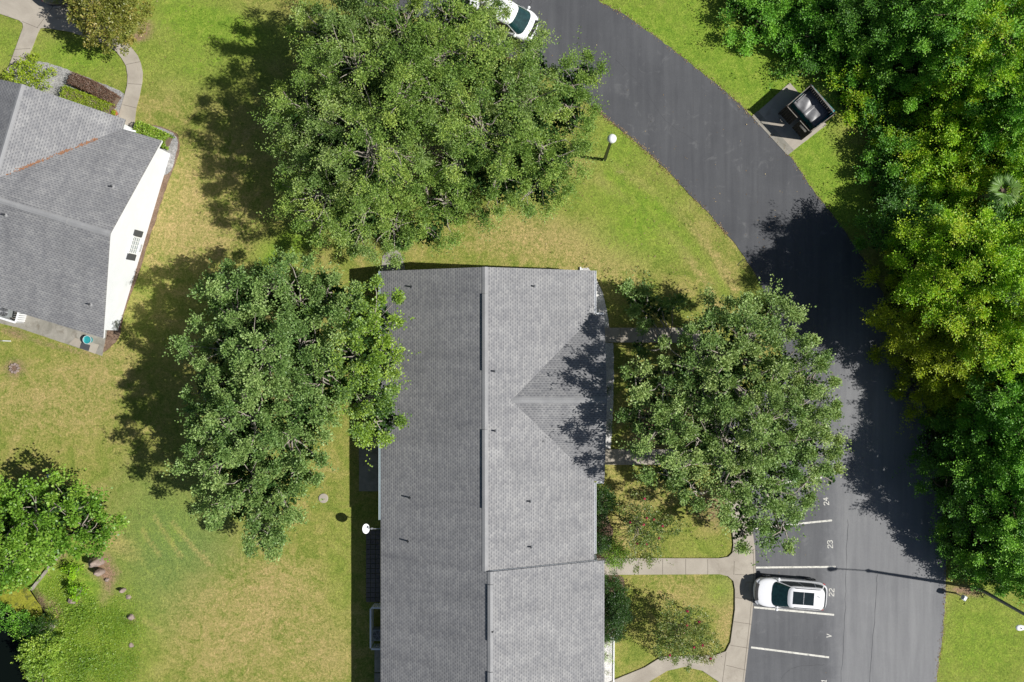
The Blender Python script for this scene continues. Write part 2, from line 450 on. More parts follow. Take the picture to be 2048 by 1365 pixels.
def build_ground():
    xs = axis(-42, 37, .2, 0); ys = axis(-28, 28, .2, 0)
    X, Y = np.meshgrid(xs, ys, indexing='ij')
    sd = sd_poly(X, Y, POND)
    Z = -1.0 * np.clip((.35 - sd) / 1.5, 0, 1) ** 1.0
    Z += np.where(sd > .4, .0, 0) - .12 * np.exp(-np.clip(sd, 0, None) / 1.2)
    near = (np.abs(X) < 42) & (np.abs(Y) < 28)
    Z = Z + np.where(near & (sd > 0), .012 * np.sin(X * 1.3 + np.sin(Y * .9)) * np.sin(Y * 1.1), 0) - .014
    nx, ny = len(xs), len(ys)
    co = np.stack([X, Y, Z], -1).reshape(-1, 3)
    idx = np.arange(nx * ny).reshape(nx, ny)
    q = np.stack([idx[:-1, :-1], idx[1:, :-1], idx[1:, 1:], idx[:-1, 1:]], -1).reshape(-1, 4)
    me = bpy.data.meshes.new('lawn')
    me.vertices.add(len(co)); me.vertices.foreach_set('co', co.ravel())
    me.loops.add(q.size); me.loops.foreach_set('vertex_index', q.ravel())
    me.polygons.add(len(q)); me.polygons.foreach_set('loop_start', np.arange(0, q.size, 4)); 
    me.update(calc_edges=True)
    # grass kinds laid over the plot: lush (lime), dry (tan), bluish mown, bare soil
    def blobs(lst):
        a = np.zeros(X.shape)
        for px, py, rx, ry, s, ang in lst:
            cx, cy = W(px, py); rx /= 30.6; ry /= 30.6
            c, sn = math.cos(R(ang)), math.sin(R(ang))
            u = (X - cx) * c + (Y - cy) * sn; v = -(X - cx) * sn + (Y - cy) * c
            a = a + s * np.exp(-(u / rx) ** 2 - (v / ry) ** 2)
        return a
    lush = blobs([(420, 40, 170, 40, .9, -15), (400, 150, 90, 50, .5, 0), (380, 90, 160, 60, .5, 0), (1290, 60, 130, 50, .9, -38), (1440, 80, 200, 70, 1.0, -45), (1560, 180, 100, 60, .8, -40),
        (1640, 330, 90, 60, .9, -60), (1280, 440, 90, 50, .8, 30), (1240, 290, 60, 70, .8, 0), (1320, 500, 60, 40, .5, 0), (1190, 400, 60, 30, .4, 0), (1960, 1280, 140, 120, .75, 0), (160, 110, 90, 50, .9, 0), (10, 90, 40, 60, .6, 0),
        (560, 500, 50, 30, .8, 30), (600, 480, 40, 20, .5, 0), (320, 1060, 110, 120, .25, 0), (150, 1280, 130, 110, 1.0, 0), (150, 1170, 60, 70, .8, 0), (1700, 420, 60, 80, .8, -60), (1440, 1180, 30, 30, .5, 0), (1400, 1095, 60, 20, .4, 0), (680, 1150, 40, 160, .25, 0), (1150, 420, 200, 60, .15, 0)])
    dry = blobs([(400, 130, 120, 40, .4, 40), (520, 60, 60, 30, .4, -25), (330, 40, 40, 80, .35, 0), (340, 400, 80, 160, .3, 0), (380, 460, 120, 60, .5, 0), (100, 800, 150, 80, .35, 0), (500, 1260, 180, 110, .4, 0), (660, 1300, 50, 60, .4, 0),
        (1060, 470, 150, 40, .6, 0), (1200, 520, 100, 50, .55, 0), (1150, 330, 60, 40, .3, 0), (1460, 1240, 25, 60, .5, 0), (1290, 1000, 60, 40, .5, 0), (1250, 1070, 30, 30, .5, 0), (1380, 1180, 110, 40, .3, 0), (200, 720, 60, 60, .3, 0), (460, 330, 60, 80, .2, 0),
        (1480, 480, 50, 20, .4, -55), (1500, 130, 60, 30, .3, -45), (1890, 1230, 20, 80, .3, 0), (740, 1160, 20, 200, .0, 0), (220, 1080, 60, 20, .8, -30), (190, 1180, 25, 70, .6, 10), (560, 1160, 90, 60, .25, 0)])
    blue = blobs([(330, 1060, 110, 130, .8, 20), (300, 1180, 80, 100, .4, 0), (420, 1100, 80, 60, .3, 0), (1450, 1170, 25, 30, .4, 0), (1880, 1300, 10, 10, 0, 0)])
    dirt = blobs([(800, 300, 90, 60, .8, 0), (880, 330, 60, 60, .6, 0), (1320, 860, 60, 35, .8, 30), (1440, 1010, 40, 40, .6, 0), (1300, 830, 30, 30, .4, 0), (290, 60, 16, 20, .7, 0), (275, 75, 14, 8, .7, 0), (200, 1130, 24, 22, .9, 0), (215, 1165, 12, 26, .6, 20),
        (30, 737, 20, 18, .8, 0), (110, 1112, 24, 12, .7, 20), (78, 1205, 10, 22, .9, 20), (150, 1205, 14, 8, .5, 0), (30, 665, 26, 8, .6, -15), (120, 695, 90, 6, .35, -14), (1930, 1182, 34, 9, .9, -10), (262, 1240, 10, 10, .5, 0), (1590, 75, 40, 12, .3, -45),
        (590, 760, 70, 60, .35, 0), (480, 820, 60, 50, .3, 0), (1380, 800, 70, 60, .25, 0), (225, 1150, 20, 14, .4, 0), (112, 1222, 14, 26, .9, 20), (205, 1200, 14, 20, .3, 0), (180, 1260, 14, 24, .3, 20), (140, 1330, 20, 16, .3, 0), (560, 640, 80, 30, .2, 0), (1240, 345, 10, 6, .3, 0)])
    # mower / tyre streaks that follow the road bend
    arc = [W(x, y) for x, y in ((1230, 330), (1300, 380), (1370, 440), (1430, 510), (1470, 580))]
    for off, sgn in ((0, 1), (.7, -1), (1.5, 1)):
        d = sd_line(X, Y, [(a - off * .7, b - off * .7) for a, b in arc])
        (dry if sgn > 0 else lush)[...] += .4 * np.exp(-(d / .28) ** 2)
    for pts in (((310, 1035), (335, 1075), (362, 1115)), ((285, 1060), (300, 1085), (320, 1110)), ((345, 1045), (385, 1095), (420, 1130)), ((285, 1240), (320, 1262))):
        d = sd_line(X, Y, [W(*p) for p in pts]); dry += .55 * np.exp(-(d / .13) ** 2)
    d = sd_line(X, Y, [W(*p) for p in ((510, 600), (560, 520), (600, 470), (640, 440))]); dry += .4 * np.exp(-(d / .25) ** 2); lush += .5 * np.exp(-((d - .6) / .3) ** 2)
    wood = np.clip((.3 - sd_poly(X, Y, WOODS)) / 1.5, 0, 1)
    dirt = dirt + 1.1 * np.clip((-sd - .1) / .6, 0, 1) + .75 * wood
    lush = lush + .8 * np.clip(1 - sd / 2.5, 0, 1)
    for nm, a in (('lush', lush), ('dry', dry), ('blue', blue), ('dirt', dirt)):
        at = me.attributes.new(nm, 'FLOAT', 'POINT'); at.data.foreach_set('value', a.ravel().astype(np.float32))
    o = link('lawn', me, M['grass'], None, True)
    tag(o, kind='structure')
    return o

def grass_mat():
    m, nt, b = new_mat('grass')
    tc = N(nt, 'ShaderNodeTexCoord').outputs['Object']
    A = lambda n: N(nt, 'ShaderNodeAttribute', attribute_name=n).outputs['Fac']
    n_big = noise(nt, tc, .13, 6, .62, .8); n_mid = noise(nt, tc, .75, 6, .68, .8); n_f = noise(nt, tc, 7, 5, .75, .3); n_ff = noise(nt, tc, 22, 3, .8)
    c = ramp(nt, n_mid, [(.24, (.135, .19, .032)), (.42, (.2, .24, .048)), (.55, (.27, .27, .072)), (.72, (.35, .305, .11))])
    jit = math_(nt, 'SUBTRACT', math_(nt, 'ADD', math_(nt, 'MULTIPLY', n_mid, .9), math_(nt, 'MULTIPLY', n_big, .7)), .8)
    n_c = noise(nt, tc, 2.6, 5, .72, .6)
    jf = math_(nt, 'ADD', math_(nt, 'MULTIPLY', math_(nt, 'SUBTRACT', n_f, .5), 1.3), math_(nt, 'MULTIPLY', math_(nt, 'SUBTRACT', n_c, .5), 1.3))
    def fac(name, g=1.0, k=1.6):
        a = A(name)
        s = math_(nt, 'ADD', a, math_(nt, 'MULTIPLY', math_(nt, 'ADD', jit, jf), g))
        s = math_(nt, 'MULTIPLY', s, math_(nt, 'MINIMUM', math_(nt, 'MULTIPLY', a, 5), 1.0))
        return math_(nt, 'MULTIPLY', s, k, clamp=True)
    c = mixc(nt, fac('blue', .5, .9), c, (.15, .22, .07))
    c = mixc(nt, fac('dry', 1.0, 1.2), c, (.385, .31, .13))
    lushc = ramp(nt, noise(nt, tc, 1.6, 5, .7, .5), [(.3, (.125, .225, .025)), (.5, (.185, .285, .034)), (.7, (.25, .32, .055))])
    c = mixc(nt, fac('lush', 1.0, 1.1), c, lushc)
    c = mixc(nt, fac('dirt', .6, 1.3), c, (.27, .185, .12))
    c = mixc(nt, 1.0, c, ramp(nt, n_f, [(.32, (.62, .68, .56)), (.5, (.98, .98, .97)), (.68, (1.34, 1.25, 1.32))]), 'MULTIPLY')
    c = mixc(nt, 1.0, c, ramp(nt, n_ff, [(.36, (.6, .66, .56)), (.64, (1.38, 1.3, 1.36))]), 'MULTIPLY')
    c = mixc(nt, 1.0, c, ramp(nt, n_c, [(.3, (.8, .88, .78)), (.7, (1.18, 1.1, 1.2))]), 'MULTIPLY')
    nt.links.new(c, b.inputs['Base Color'])
    b.inputs['Roughness'].default_value = .95; b.inputs['Specular IOR Level'].default_value = .1
    bump(nt, b, math_(nt, 'ADD', n_f, math_(nt, 'MULTIPLY', n_ff, .6)), .9, .07)
    return m
M['grass'] = grass_mat()
WOODS = wpoly([(1400, -60), (1450, 0), (1520, 60), (1600, 150), (1700, 170), (1730, 260), (1740, 360), (1775, 430), (1800, 560), (1850, 700), (1885, 850), (1900, 1050), (1915, 1150), (2120, 1180), (2120, -60)])
build_ground()

wm, wnt, wb = new_mat('pond_water')
wb.inputs['Base Color'].default_value = (.003, .005, .004, 1); wb.inputs['Roughness'].default_value = .04; wb.inputs['Specular IOR Level'].default_value = .12
tag(pymesh('pond_water', [(*W(-400, 1100), -.5), (*W(200, 1100), -.5), (*W(200, 1900), -.5), (*W(-400, 1900), -.5)], [(3, 2, 1, 0)], wm), kind='structure')
am = ground_mat('algae_scum', [(.3, (.16, .18, .015)), (.7, (.28, .27, .035))], 1.6, 12, stain=(2.8, .5, .68, (.07, .08, .02)), fine_amt=.45)
mb = MB(); mb.prism(rag(smooth_line(wpoly([(-80, 1150), (20, 1158), (58, 1182), (90, 1232), (80, 1250), (55, 1240), (20, 1215), (-10, 1200), (-80, 1190)], -.49), 5, True), .05), -.495, -.47)
tag(mb.build('algae', am), 'mat of yellow-green algae floating on the dark pond corner', 'algae', kind='stuff')

# ------------------------------------------------------------ road, parking, walks
inner = [(560, -80), (600, -15), (700, 5), (800, 25), (900, 60), (980, 100), (1060, 135), (1130, 172), (1193, 219), (1222, 244), (1270, 283), (1320, 328), (1400, 410), (1455, 470), (1500, 532), (1532, 595), (1558, 680), (1568, 735), (1545, 775), (1480, 790), (1447, 812), (1457, 880), (1474, 970), (1497, 1050), (1504, 1095), (1506, 1148), (1498, 1236), (1489, 1313), (1482, 1372), (1472, 1500)]
outer = [(1860, 1500), (1872, 1365), (1881, 1300), (1888, 1240), (1891, 1168), (1890, 1080), (1880, 960), (1860, 850), (1830, 740), (1790, 640), (1740, 540), (1680, 450), (1620, 372), (1577, 310), (1505, 235), (1460, 192), (1400, 142), (1330, 88), (1250, 31), (1195, 0), (1080, -80)]
road_poly = smooth_line(wpoly(inner), 4) + smooth_line(wpoly(outer), 4)
mb = MB(); mb.prism(rag(road_poly, .04, .22), -.2, .012)
road = mb.build('road', M['asphalt']); tag(road, kind='structure')

def strip(mb, a, b, wd, z0, z1):
    a = Vector(W(*a)); b = Vector(W(*b)); d = (b - a).normalized(); n = Vector((-d.y, d.x)) * wd / 2
    mb.prism([tuple(a - n), tuple(b - n), tuple(b + n), tuple(a + n)], z0, z1)
for a, b in (((1512, 1135.5), (1671, 1134)), ((1508, 1215), (1668, 1230)), ((1502, 1295), (1658, 1315)), ((1508, 1057), (1664, 1041)), ((1484, 978), (1644, 955)), ((1462, 900), (1610, 868)), ((1492, 1372), (1650, 1398))):
    mb = MB(); strip(mb, a, b, .12, .012, .017); mb.build('parking_line', M['paint'], road)
M['seam'] = plain('tar_seam', (.045, .046, .05), .8, var=.4, scale=6)
def crack(pts, wd, seed, z1=.0145):
    rg = random.Random(seed); P = smooth_line(wpoly(pts), 6); mb = MB(); q = [(x + rg.uniform(-.04, .04), y + rg.uniform(-.04, .04)) for x, y in P]
    L_ = []; R_ = []
    for k in range(len(q)):
        a = Vector(q[max(0, k - 1)]); b = Vector(q[min(len(q) - 1, k + 1)]); d = (b - a).normalized(); n = Vector((-d.y, d.x)) * wd * rg.uniform(.3, .7)
        L_.append(tuple(Vector(q[k]) + n)); R_.append(tuple(Vector(q[k]) - n))
    mb.prism(L_ + R_[::-1], .011, z1); mb.build('seam', M['seam'], road)
crack([(1696, 1040), (1692, 1130), (1690, 1230), (1686, 1300), (1680, 1375)], .022, 1)
crack([(1754, 1150), (1750, 1220), (1744, 1300), (1738, 1375)], .022, 2)
crack([(1060, -5), (1062, 5), (1056, 16)], .05, 3)
crack([(1475, 530), (1500, 510), (1540, 488)], .02, 4)
crack([(1230, 120), (1290, 180), (1330, 240), (1400, 290)], .015, 5)
crack([(1560, 1360), (1590, 1335), (1650, 1330)], .015, 6)

SEG = {  # stencil digits as strokes on a 4 x 6 grid
 '2': [[(0, 5), (.8, 6), (3.2, 6), (4, 5), (4, 4), (0.3, 1), (0, 0)], [(0, 0), (4, 0)]],
 '3': [[(0, 5.2), (.9, 6), (3.2, 6), (4, 5.2), (4, 3.8), (3.1, 3.1), (1.6, 3.1)], [(3.1, 3.1), (4, 2.3), (4, .8), (3.1, 0), (.9, 0), (0, .8)]],
 '4': [[(3, 0), (3, 6), (0, 2), (4.4, 2)]],
 '1': [[(.8, 4.8), (2, 6), (2, 0)], [(.8, 0), (3.2, 0)]],
 'V': [[(0, 6), (2, 0), (4, 6)]],
}
def painted(txt, px, py, h=.30, ang=90.0):
    root = MB(); c = W(px, py); u = h / 6; adv = 5.4 * u
    ca, sa = math.cos(R(ang)), math.sin(R(ang)); w0 = (len(txt) * adv - 1.4 * u) / 2
    k = 0
    for i, ch in enumerate(txt):
        for line in SEG[ch]:
            for (x0, y0), (x1, y1) in zip(line[:-1], line[1:]):
                q = []
                for (x, y) in ((x0, y0), (x1, y1)):
                    X = i * adv + x * u - w0; Y = (y - 3) * u
                    q.append(Vector((c[0] + X * ca - Y * sa, c[1] + X * sa + Y * ca)))
                d = (q[1] - q[0]).normalized(); n = Vector((-d.y, d.x)) * .022; d *= .014; k += 1
                root.prism([tuple(q[0] - n - d), tuple(q[1] - n + d), tuple(q[1] + n + d), tuple(q[0] + n - d)], .012, .0165 + k * .0002)
    return root.build('painted_number', M['paint'], road)
painted('24', 1652, 1003, ang=98); painted('23', 1660, 1089, ang=94); painted('22', 1663, 1185, ang=88); painted('V', 1658, 1272, ang=84); painted('21', 1647, 1366, ang=82)

walk = [(1488, 1400), (1489, 1365), (1495, 1313), (1504, 1236), (1511.5, 1148), (1510, 1095), (1503, 1050), (1480, 970), (1455, 880), (1444, 812), (1440, 760), (1430, 700), (1400, 660), (1375, 656), (1212, 656), (1190, 656), (1190, 685), (1212, 685), (1370, 686), (1395, 700), (1404, 740), (1406, 800), (1418, 880), (1443, 970), (1464, 1050), (1467, 1090), (1465, 1106), (1457, 1114), (1440, 1117), (1212, 1117), (1190, 1117), (1190, 1151), (1240, 1150), (1440, 1149), (1456, 1153), (1467, 1163), (1470, 1180), (1470, 1220), (1461, 1285), (1452, 1303), (1430, 1311), (1380, 1312), (1324, 1314), (1290, 1335), (1230, 1360), (1200, 1375), (1200, 1400), (1260, 1400), (1285, 1375), (1300, 1363), (1335, 1342), (1370, 1334), (1405, 1342), (1439, 1365), (1455, 1400)]
mb = MB(); mb.prism(wpoly(walk, .09), -.1, .09)
sw = mb.build('sidewalk', M['concrete']); tag(sw, kind='structure')
mb = MB(); mb.prism(wpoly([(1190, 899), (1425, 899), (1432, 930), (1190, 930)], .09), -.1, .085)
mb.build('side_path', M['concrete'], sw)
mb = MB()
for a, b in (((1233, 1119), (1233, 1149)), ((1277, 1118), (1277, 1149)), ((1325, 1118), (1325, 1149)), ((1371, 1118), (1371, 1149)), ((1415, 1118), (1415, 1149)), ((1468, 1122), (1467, 1150)), ((1469, 1149), (1511, 1150)), ((1470, 1195), (1507, 1199)), ((1467, 1243), (1502, 1248)), ((1460, 1290), (1497, 1296)), ((1452, 1330), (1492, 1340)), ((1452, 1304), (1444, 1365)), ((1467, 1100), (1510, 1098)), ((1460, 1040), (1500, 1036)), ((1240, 657), (1240, 685)), ((1285, 657), (1285, 685)), ((1330, 657), (1330, 685)), ((1250, 900), (1250, 929)), ((1295, 900), (1295, 929)), ((1400, 740), (1438, 735)), ((1406, 800), (1444, 812)), ((1506, 1098), (1507, 1150)), ((1507, 1150), (1499, 1240)), ((1499, 1240), (1485, 1365))):
    strip(mb, a, b, .025, .0905, .0935)
mb.build('joint', M['joint'], sw)

walk2 = [(-60, -60), (190, -60), (200, 20), (231, 70), (250, 82), (264, 97), (275, 111), (281, 126), (285, 145), (284, 164), (278, 195), (272, 217), (266, 268), (238, 268), (237, 231), (249, 190), (254, 172), (255, 152), (252, 132), (243, 117), (232, 103), (217, 94), (180, 78), (141, 64), (90, 56), (80, 57), (76, 64), (54, 120), (48, 150), (8, 150), (19, 129), (46, 55), (45, 47), (38, 41), (0, 28), (-60, 10)]
mb = MB(); mb.prism(wpoly(walk2, .06), -.1, .06)
w2 = mb.build('front_walk', M['concrete']); tag(w2, kind='structure')
mb = MB()
for a, b in (((45, 44), (77, 57)), ((28, 100), (62, 98)), ((225, 99), (262, 97)), ((253, 130), (283, 124)), ((256, 168), (284, 170)), ((246, 210), (274, 217)), ((110, 10), (75, 57)), ((20, 112), (58, 118))):
    strip(mb, a, b, .025, .0605, .0635)
mb.build('joint', M['joint'], w2)

def sheet(name, pts, mat, z, raggd=.03, sm=True, z0=-.05):
    p = wpoly(pts)
    if sm: p = smooth_line(p, 4, True)
    mb = MB(); mb.prism(rag(p, raggd, .2), z0, z); o = mb.build(name, mat); tag(o, kind='structure'); return o
sheet('gravel_bed', [(48, 124), (80, 124), (111, 131), (158, 149), (200, 166), (247, 188), (238, 230), (225, 250), (100, 215), (30, 190), (30, 150)], M['gravel'], .03)
sheet('gravel_border', [(266, 250), (300, 250), (343, 261), (358, 280), (357, 308), (338, 360), (299, 477), (277, 548), (248, 628), (237, 676), (205, 706), (190, 700), (215, 640), (300, 330), (270, 290)], M['mulch'], .02)
sheet('gravel_bed', [(268, 255), (300, 253), (340, 263), (355, 281), (353, 306), (340, 345), (320, 345), (320, 290)], M['gravel'], .03)
sheet('gravel_bed', [(1152, 545), (1160, 537), (1176, 536), (1190, 552), (1206, 588), (1214, 620), (1219, 656), (1180, 656), (1170, 560)], M['wgravel'], .03, sm=False)
sheet('gravel_bed', [(1188, 686), (1226, 686), (1228, 720), (1227, 780), (1224, 860), (1221, 898), (1188, 898)], M['wgravel'], .03, sm=False)
sheet('gravel_bed', [(1188, 1276), (1226, 1276), (1227, 1300), (1226, 1420), (1188, 1420)], M['wgravel'], .03, .01, sm=False)
sheet('mulch_bed', [(1170, 980), (1200, 980), (1212, 1000), (1216, 1040), (1226, 1060), (1222, 1090), (1236, 1116), (1170, 1116)], M['mulch'], .03)
sheet('mulch_bed', [(1180, 1150), (1240, 1151), (1250, 1180), (1250, 1240), (1235, 1275), (1180, 1275)], M['mulch'], .03)
sheet('splash_patch', [(764, 520), (770, 508), (785, 499), (798, 505), (806, 520), (808, 560), (766, 560)], M['slab'], .025)
# edging round the white gravel by the lower wing
mb = MB()
for a, b in (((1212, 1272), (1228, 1277)), ((1228, 1277), (1227, 1420))): 
    A = P3(*a, .06); B = P3(*b, .06); mb.beam((A.x, A.y, .06), (B.x, B.y, .06), .07, .12)
tag(mb.build('bed_edging', M['trim']), 'white plastic edging round the white gravel bed beside the lower wing', 'edging')

# ------------------------------------------------------------ buildings
def roof_plane(name, poly3, th, parent, u_axis, inv=None):
    """thick roof slab from a planar 3-D outline, UV in metres (u along the ridge, v up the slope)"""
    p = [Vector(q) for q in poly3]
    n = (p[1] - p[0]).cross(p[2] - p[0])
    if n.z < 0: p = p[::-1]
    n = (p[1] - p[0]).cross(p[2] - p[0]).normalized()
    ua = Vector(u_axis).normalized(); va = n.cross(ua)
    if va.z < 0: va = -va
    vs = p + [q - Vector((0, 0, th)) for q in p]
    k = len(p)
    fs = [tuple(range(k)), tuple(range(2 * k - 1, k - 1, -1))] + [(i, i + k, (i + 1) % k + k, (i + 1) % k) for i in range(k)]
    uv = [(q.dot(ua), q.dot(va)) for q in vs]
    return pymesh(name, vs, fs, M['shingle'], parent, uvs=uv)

def add_window(parent, c, nrm, wd, ht, shutters=False):
    """wall window: c = centre on the wall face, nrm = outward horizontal normal"""
    n = Vector((nrm[0], nrm[1], 0)).normalized(); a = math.atan2(n.y, n.x)
    c = Vector(c)
    def bx(mb, off, along, z, t, wy, hz):
        s = Vector((-n.y, n.x, 0)); q = c + n * off + s * along + Vector((0, 0, z)); mb.box(q, (t, wy, hz), a)
    f = MB()
    for z in (-ht / 2, ht / 2): bx(f, .03, 0, z, .06, wd + .14, .07)
    for s in (-1, 1): bx(f, .03, s * wd / 2, 0, .06, .07, ht - .07)
    fo = f.build('window', M['trim'], parent)
    g = MB(); bx(g, .012, 0, 0, .02, wd - .07, ht - .07); g.build('pane', M['panec'], fo)
    mu = MB(); bx(mu, .03, 0, 0, .02, wd - .07, .05)
    for k in (-1, 0, 1): bx(mu, .031, k * wd / 4, 0, .018, .03, ht - .07)
    for k in (-1, 1): bx(mu, .029, 0, k * ht / 4, .016, wd - .07, .03)
    mu.build('muntin', M['trim'], fo)
    if shutters:
        for s in (-1, 1):
            m_ = MB(); bx(m_, .025, s * (wd / 2 + .32), 0, .05, .38, ht + .04)
            for k in range(9): bx(m_, .055, s * (wd / 2 + .32), -ht / 2 + .1 + k * (ht - .2) / 8, .015, .3, .05)
            m_.build('shutter', M['shutter'], parent)
M['panec'] = plain('curtained_glass', (.3, .33, .35), .15, var=.2)
M['blue'] = plain('faded_blue_canvas', (.12, .24, .38), .7)
M['poleg'] = plain('grey_pole', (.2, .2, .2), .5)
M['boxblue'] = plain('pale_box', (.42, .46, .52), .5)
M['leadgrey'] = plain('lead_flashing', (.16, .165, .175), .7)
M['shutter'] = plain('charcoal_shutter', (.06, .063, .068), .6)

def pipes(parent, lst):
    for (x, y, z, h) in lst:
        mb = MB(); mb.lathe((x, y, z - .1), [(.14, 0), (.14, .12), (.06, .16)], 10); mb.build('flashing', M['ridge'], parent)
        mb = MB(); mb.tube([(x, y, z), (x, y, z + h)], .045, 8); mb.build('vent_pipe', M['dark'], parent)

XE, XW, XR, ZE, ZR = 3.3, -10.12, -3.36, 2.5, 5.5
Y0, Y1, Y2 = 4.4, -13.7, -34.0
mw = (ZR - ZE) / (XR - XW); me_ = (ZR - ZE) / (XE - XR)
house = empty('long_house', (-3.3, -14, 0), 0, 'long single-storey house with grey shingle gable roof running down the middle of the photo', 'house')
house_inv = Matrix.Translation((3.3, 14, 0))
_hc = []
def hpart(o):
    o.parent = house; o.matrix_parent_inverse = Matrix.Identity(4); o.location = (3.3, 14, 0); return o
TH_ = .14
LR = (-3.03, ZR + (XR + 3.36) * 0 + (-3.03 - XR) * mw)   # lower wing ridge: same west slope carried further up
hpart(roof_plane('roof', [(XW, Y0, ZE), (XR, Y0, ZR), (XR, Y1, ZR), (XW, Y1, ZE)], TH_, None, (0, 1, 0)))
hpart(roof_plane('roof', [(XE, Y0, ZE), (XE, Y1, ZE), (XR, Y1, ZR), (XR, Y0, ZR)], TH_, None, (0, 1, 0)))
hpart(roof_plane('roof', [(XW, Y1, ZE), (LR[0], Y1, LR[1]), (LR[0], Y2, LR[1]), (XW, Y2, ZE)], TH_, None, (0, 1, 0)))
hpart(roof_plane('roof', [(3.93, Y1, ZE), (3.93, Y2, ZE), (LR[0], Y2, LR[1]), (LR[0], Y1, LR[1])], TH_, None, (0, 1, 0)))
gy, gz, gx = -3.56, 4.8, -1.78
hpart(roof_plane('gable_roof', [(gx, gy, gz), (3.93, gy, gz), (3.93, 1.64, ZE), (XE, 1.64, ZE)], TH_, None, (1, 0, 0)))
hpart(roof_plane('gable_roof', [(gx, gy, gz), (XE, -8.76, ZE), (3.93, -8.76, ZE), (3.93, gy, gz)], TH_, None, (1, 0, 0)))
# walls (gable-ended volumes)
def gable_walls(a0, a1, b0, br, b1, ze, zr, axis='y', inset=.0):
    """volume: a = along the ridge, b = across"""
    vs = []
    for a in (a0, a1):
        for b, z in ((b0, 0), (b1, 0), (b1, ze), (br, zr), (b0, ze)):
            vs.append((b, a, z) if axis == 'y' else (a, b, z))
    return vs, [(0, 1, 2, 3, 4), (9, 8, 7, 6, 5), (0, 5, 6, 1), (1, 6, 7, 2), (2, 7, 8, 3), (3, 8, 9, 4), (4, 9, 5, 0)]
d_ = .16
mbw = MB()
zw = lambda x: ZE + (x - XW) * mw - d_
mbw.add(*gable_walls(Y0 - .28, Y1, -9.65, XR, 2.85, ZE + .47 * mw - d_, ZR - d_))
hpart(mbw.build('wall', M['white']))
mbw = MB(); mbw.add(*gable_walls(Y1 + .02, Y2 + .3, -9.62, LR[0], 3.5, ZE + .5 * mw - d_, LR[1] - d_))
hpart(mbw.build('wall', M['white']))
mbw = MB(); mbw.add(*gable_walls(-2, 3.68, -8.4, gy, 1.28, ZE + .36 * .44 - d_, gz - d_, 'x'))
hpart(mbw.build('wall', M['white']))
# ridge caps and raised ridge vents
def cap(name, a, b, wd, h, mat, drop=.06):
    a = Vector(a); b = Vector(b); d = (b - a).normalized(); s = Vector((d.y, -d.x, 0)) * wd
    vs = [a + s + Vector((0, 0, h - wd * .44)), a + Vector((0, 0, h)), a - s + Vector((0, 0, h - wd * .44)), b + s + Vector((0, 0, h - wd * .44)), b + Vector((0, 0, h)), b - s + Vector((0, 0, h - wd * .44))]
    lo = [v - Vector((0, 0, drop)) for v in vs]
    return pymesh(name, vs + lo, [(0, 1, 4, 3), (1, 2, 5, 4), (0, 6, 7, 1), (1, 7, 8, 2), (3, 4, 10, 9), (4, 5, 11, 10), (0, 3, 9, 6), (2, 8, 11, 5)], mat)
hpart(cap('ridge_cap', (XR, Y0 + .01, ZR), (XR, Y1, ZR), .17, .02, M['ridge']))
hpart(cap('ridge_cap', (LR[0], Y1 + .01, LR[1]), (LR[0], Y2, LR[1]), .17, .02, M['ridge']))
hpart(cap('ridge_cap', (gx, gy, gz), (3.94, gy, gz), .17, .02, M['ridge']))
def yy(py, z): return W(1000, py, z)[1]
for a, b, x, z in ((588, 742, XR, ZR), (860, 1018, XR, ZR), (1170, 1283, LR[0], LR[1]), (1345, 1480, LR[0], LR[1])):
    hpart(cap('ridge_vent', (x, yy(a, z), z), (x, yy(b, z), z), .16, .1, M['ridge'], .09))
# gutters
def gutter(a, b, parent_fn, mat):
    mb = MB(); A = Vector(a); B = Vector(b); d = (B - A).normalized(); s = Vector((-d.y, d.x, 0))
    mb.beam(A - s * .05, B - s * .05, .02, .11); mb.beam(A + s * .05, B + s * .05, .02, .11); mb.beam(A - Vector((0, 0, .045)), B - Vector((0, 0, .045)), .08, .02)
    return parent_fn(mb.build('gutter', mat))
gutter((XW - .07, Y0, ZE - .07), (XW - .07, yy(1042, ZE), ZE - .07), hpart, M['gutter'])
gutter((XE + .07, Y0, ZE - .07), (XE + .07, 1.7, ZE - .07), hpart, M['trim'])
gutter((XE + .07, -8.85, ZE - .07), (XE + .07, Y1 + .4, ZE - .07), hpart, M['trim'])
gutter((XE + .15, 1.72, ZE - .07), (3.9, 1.72, ZE - .07), hpart, M['trim'])
gutter((XE + .15, -8.84, ZE - .07), (3.9, -8.84, ZE - .07), hpart, M['trim'])
# white rake boards under the roof edge
mb = MB()
mb.beam((XW, Y0 - .02, ZE - .22), (XR, Y0 - .02, ZR - .22), .03, .16); mb.beam((XE, Y0 - .02, ZE - .22), (XR, Y0 - .02, ZR - .22), .03, .16)
mb.beam((3.91, 1.64, ZE - .22), (3.91, gy, gz - .22), .03, .16); mb.beam((3.91, -8.76, ZE - .22), (3.91, gy, gz - .22), .03, .16)
hpart(mb.build('rake_board', M['trim']))
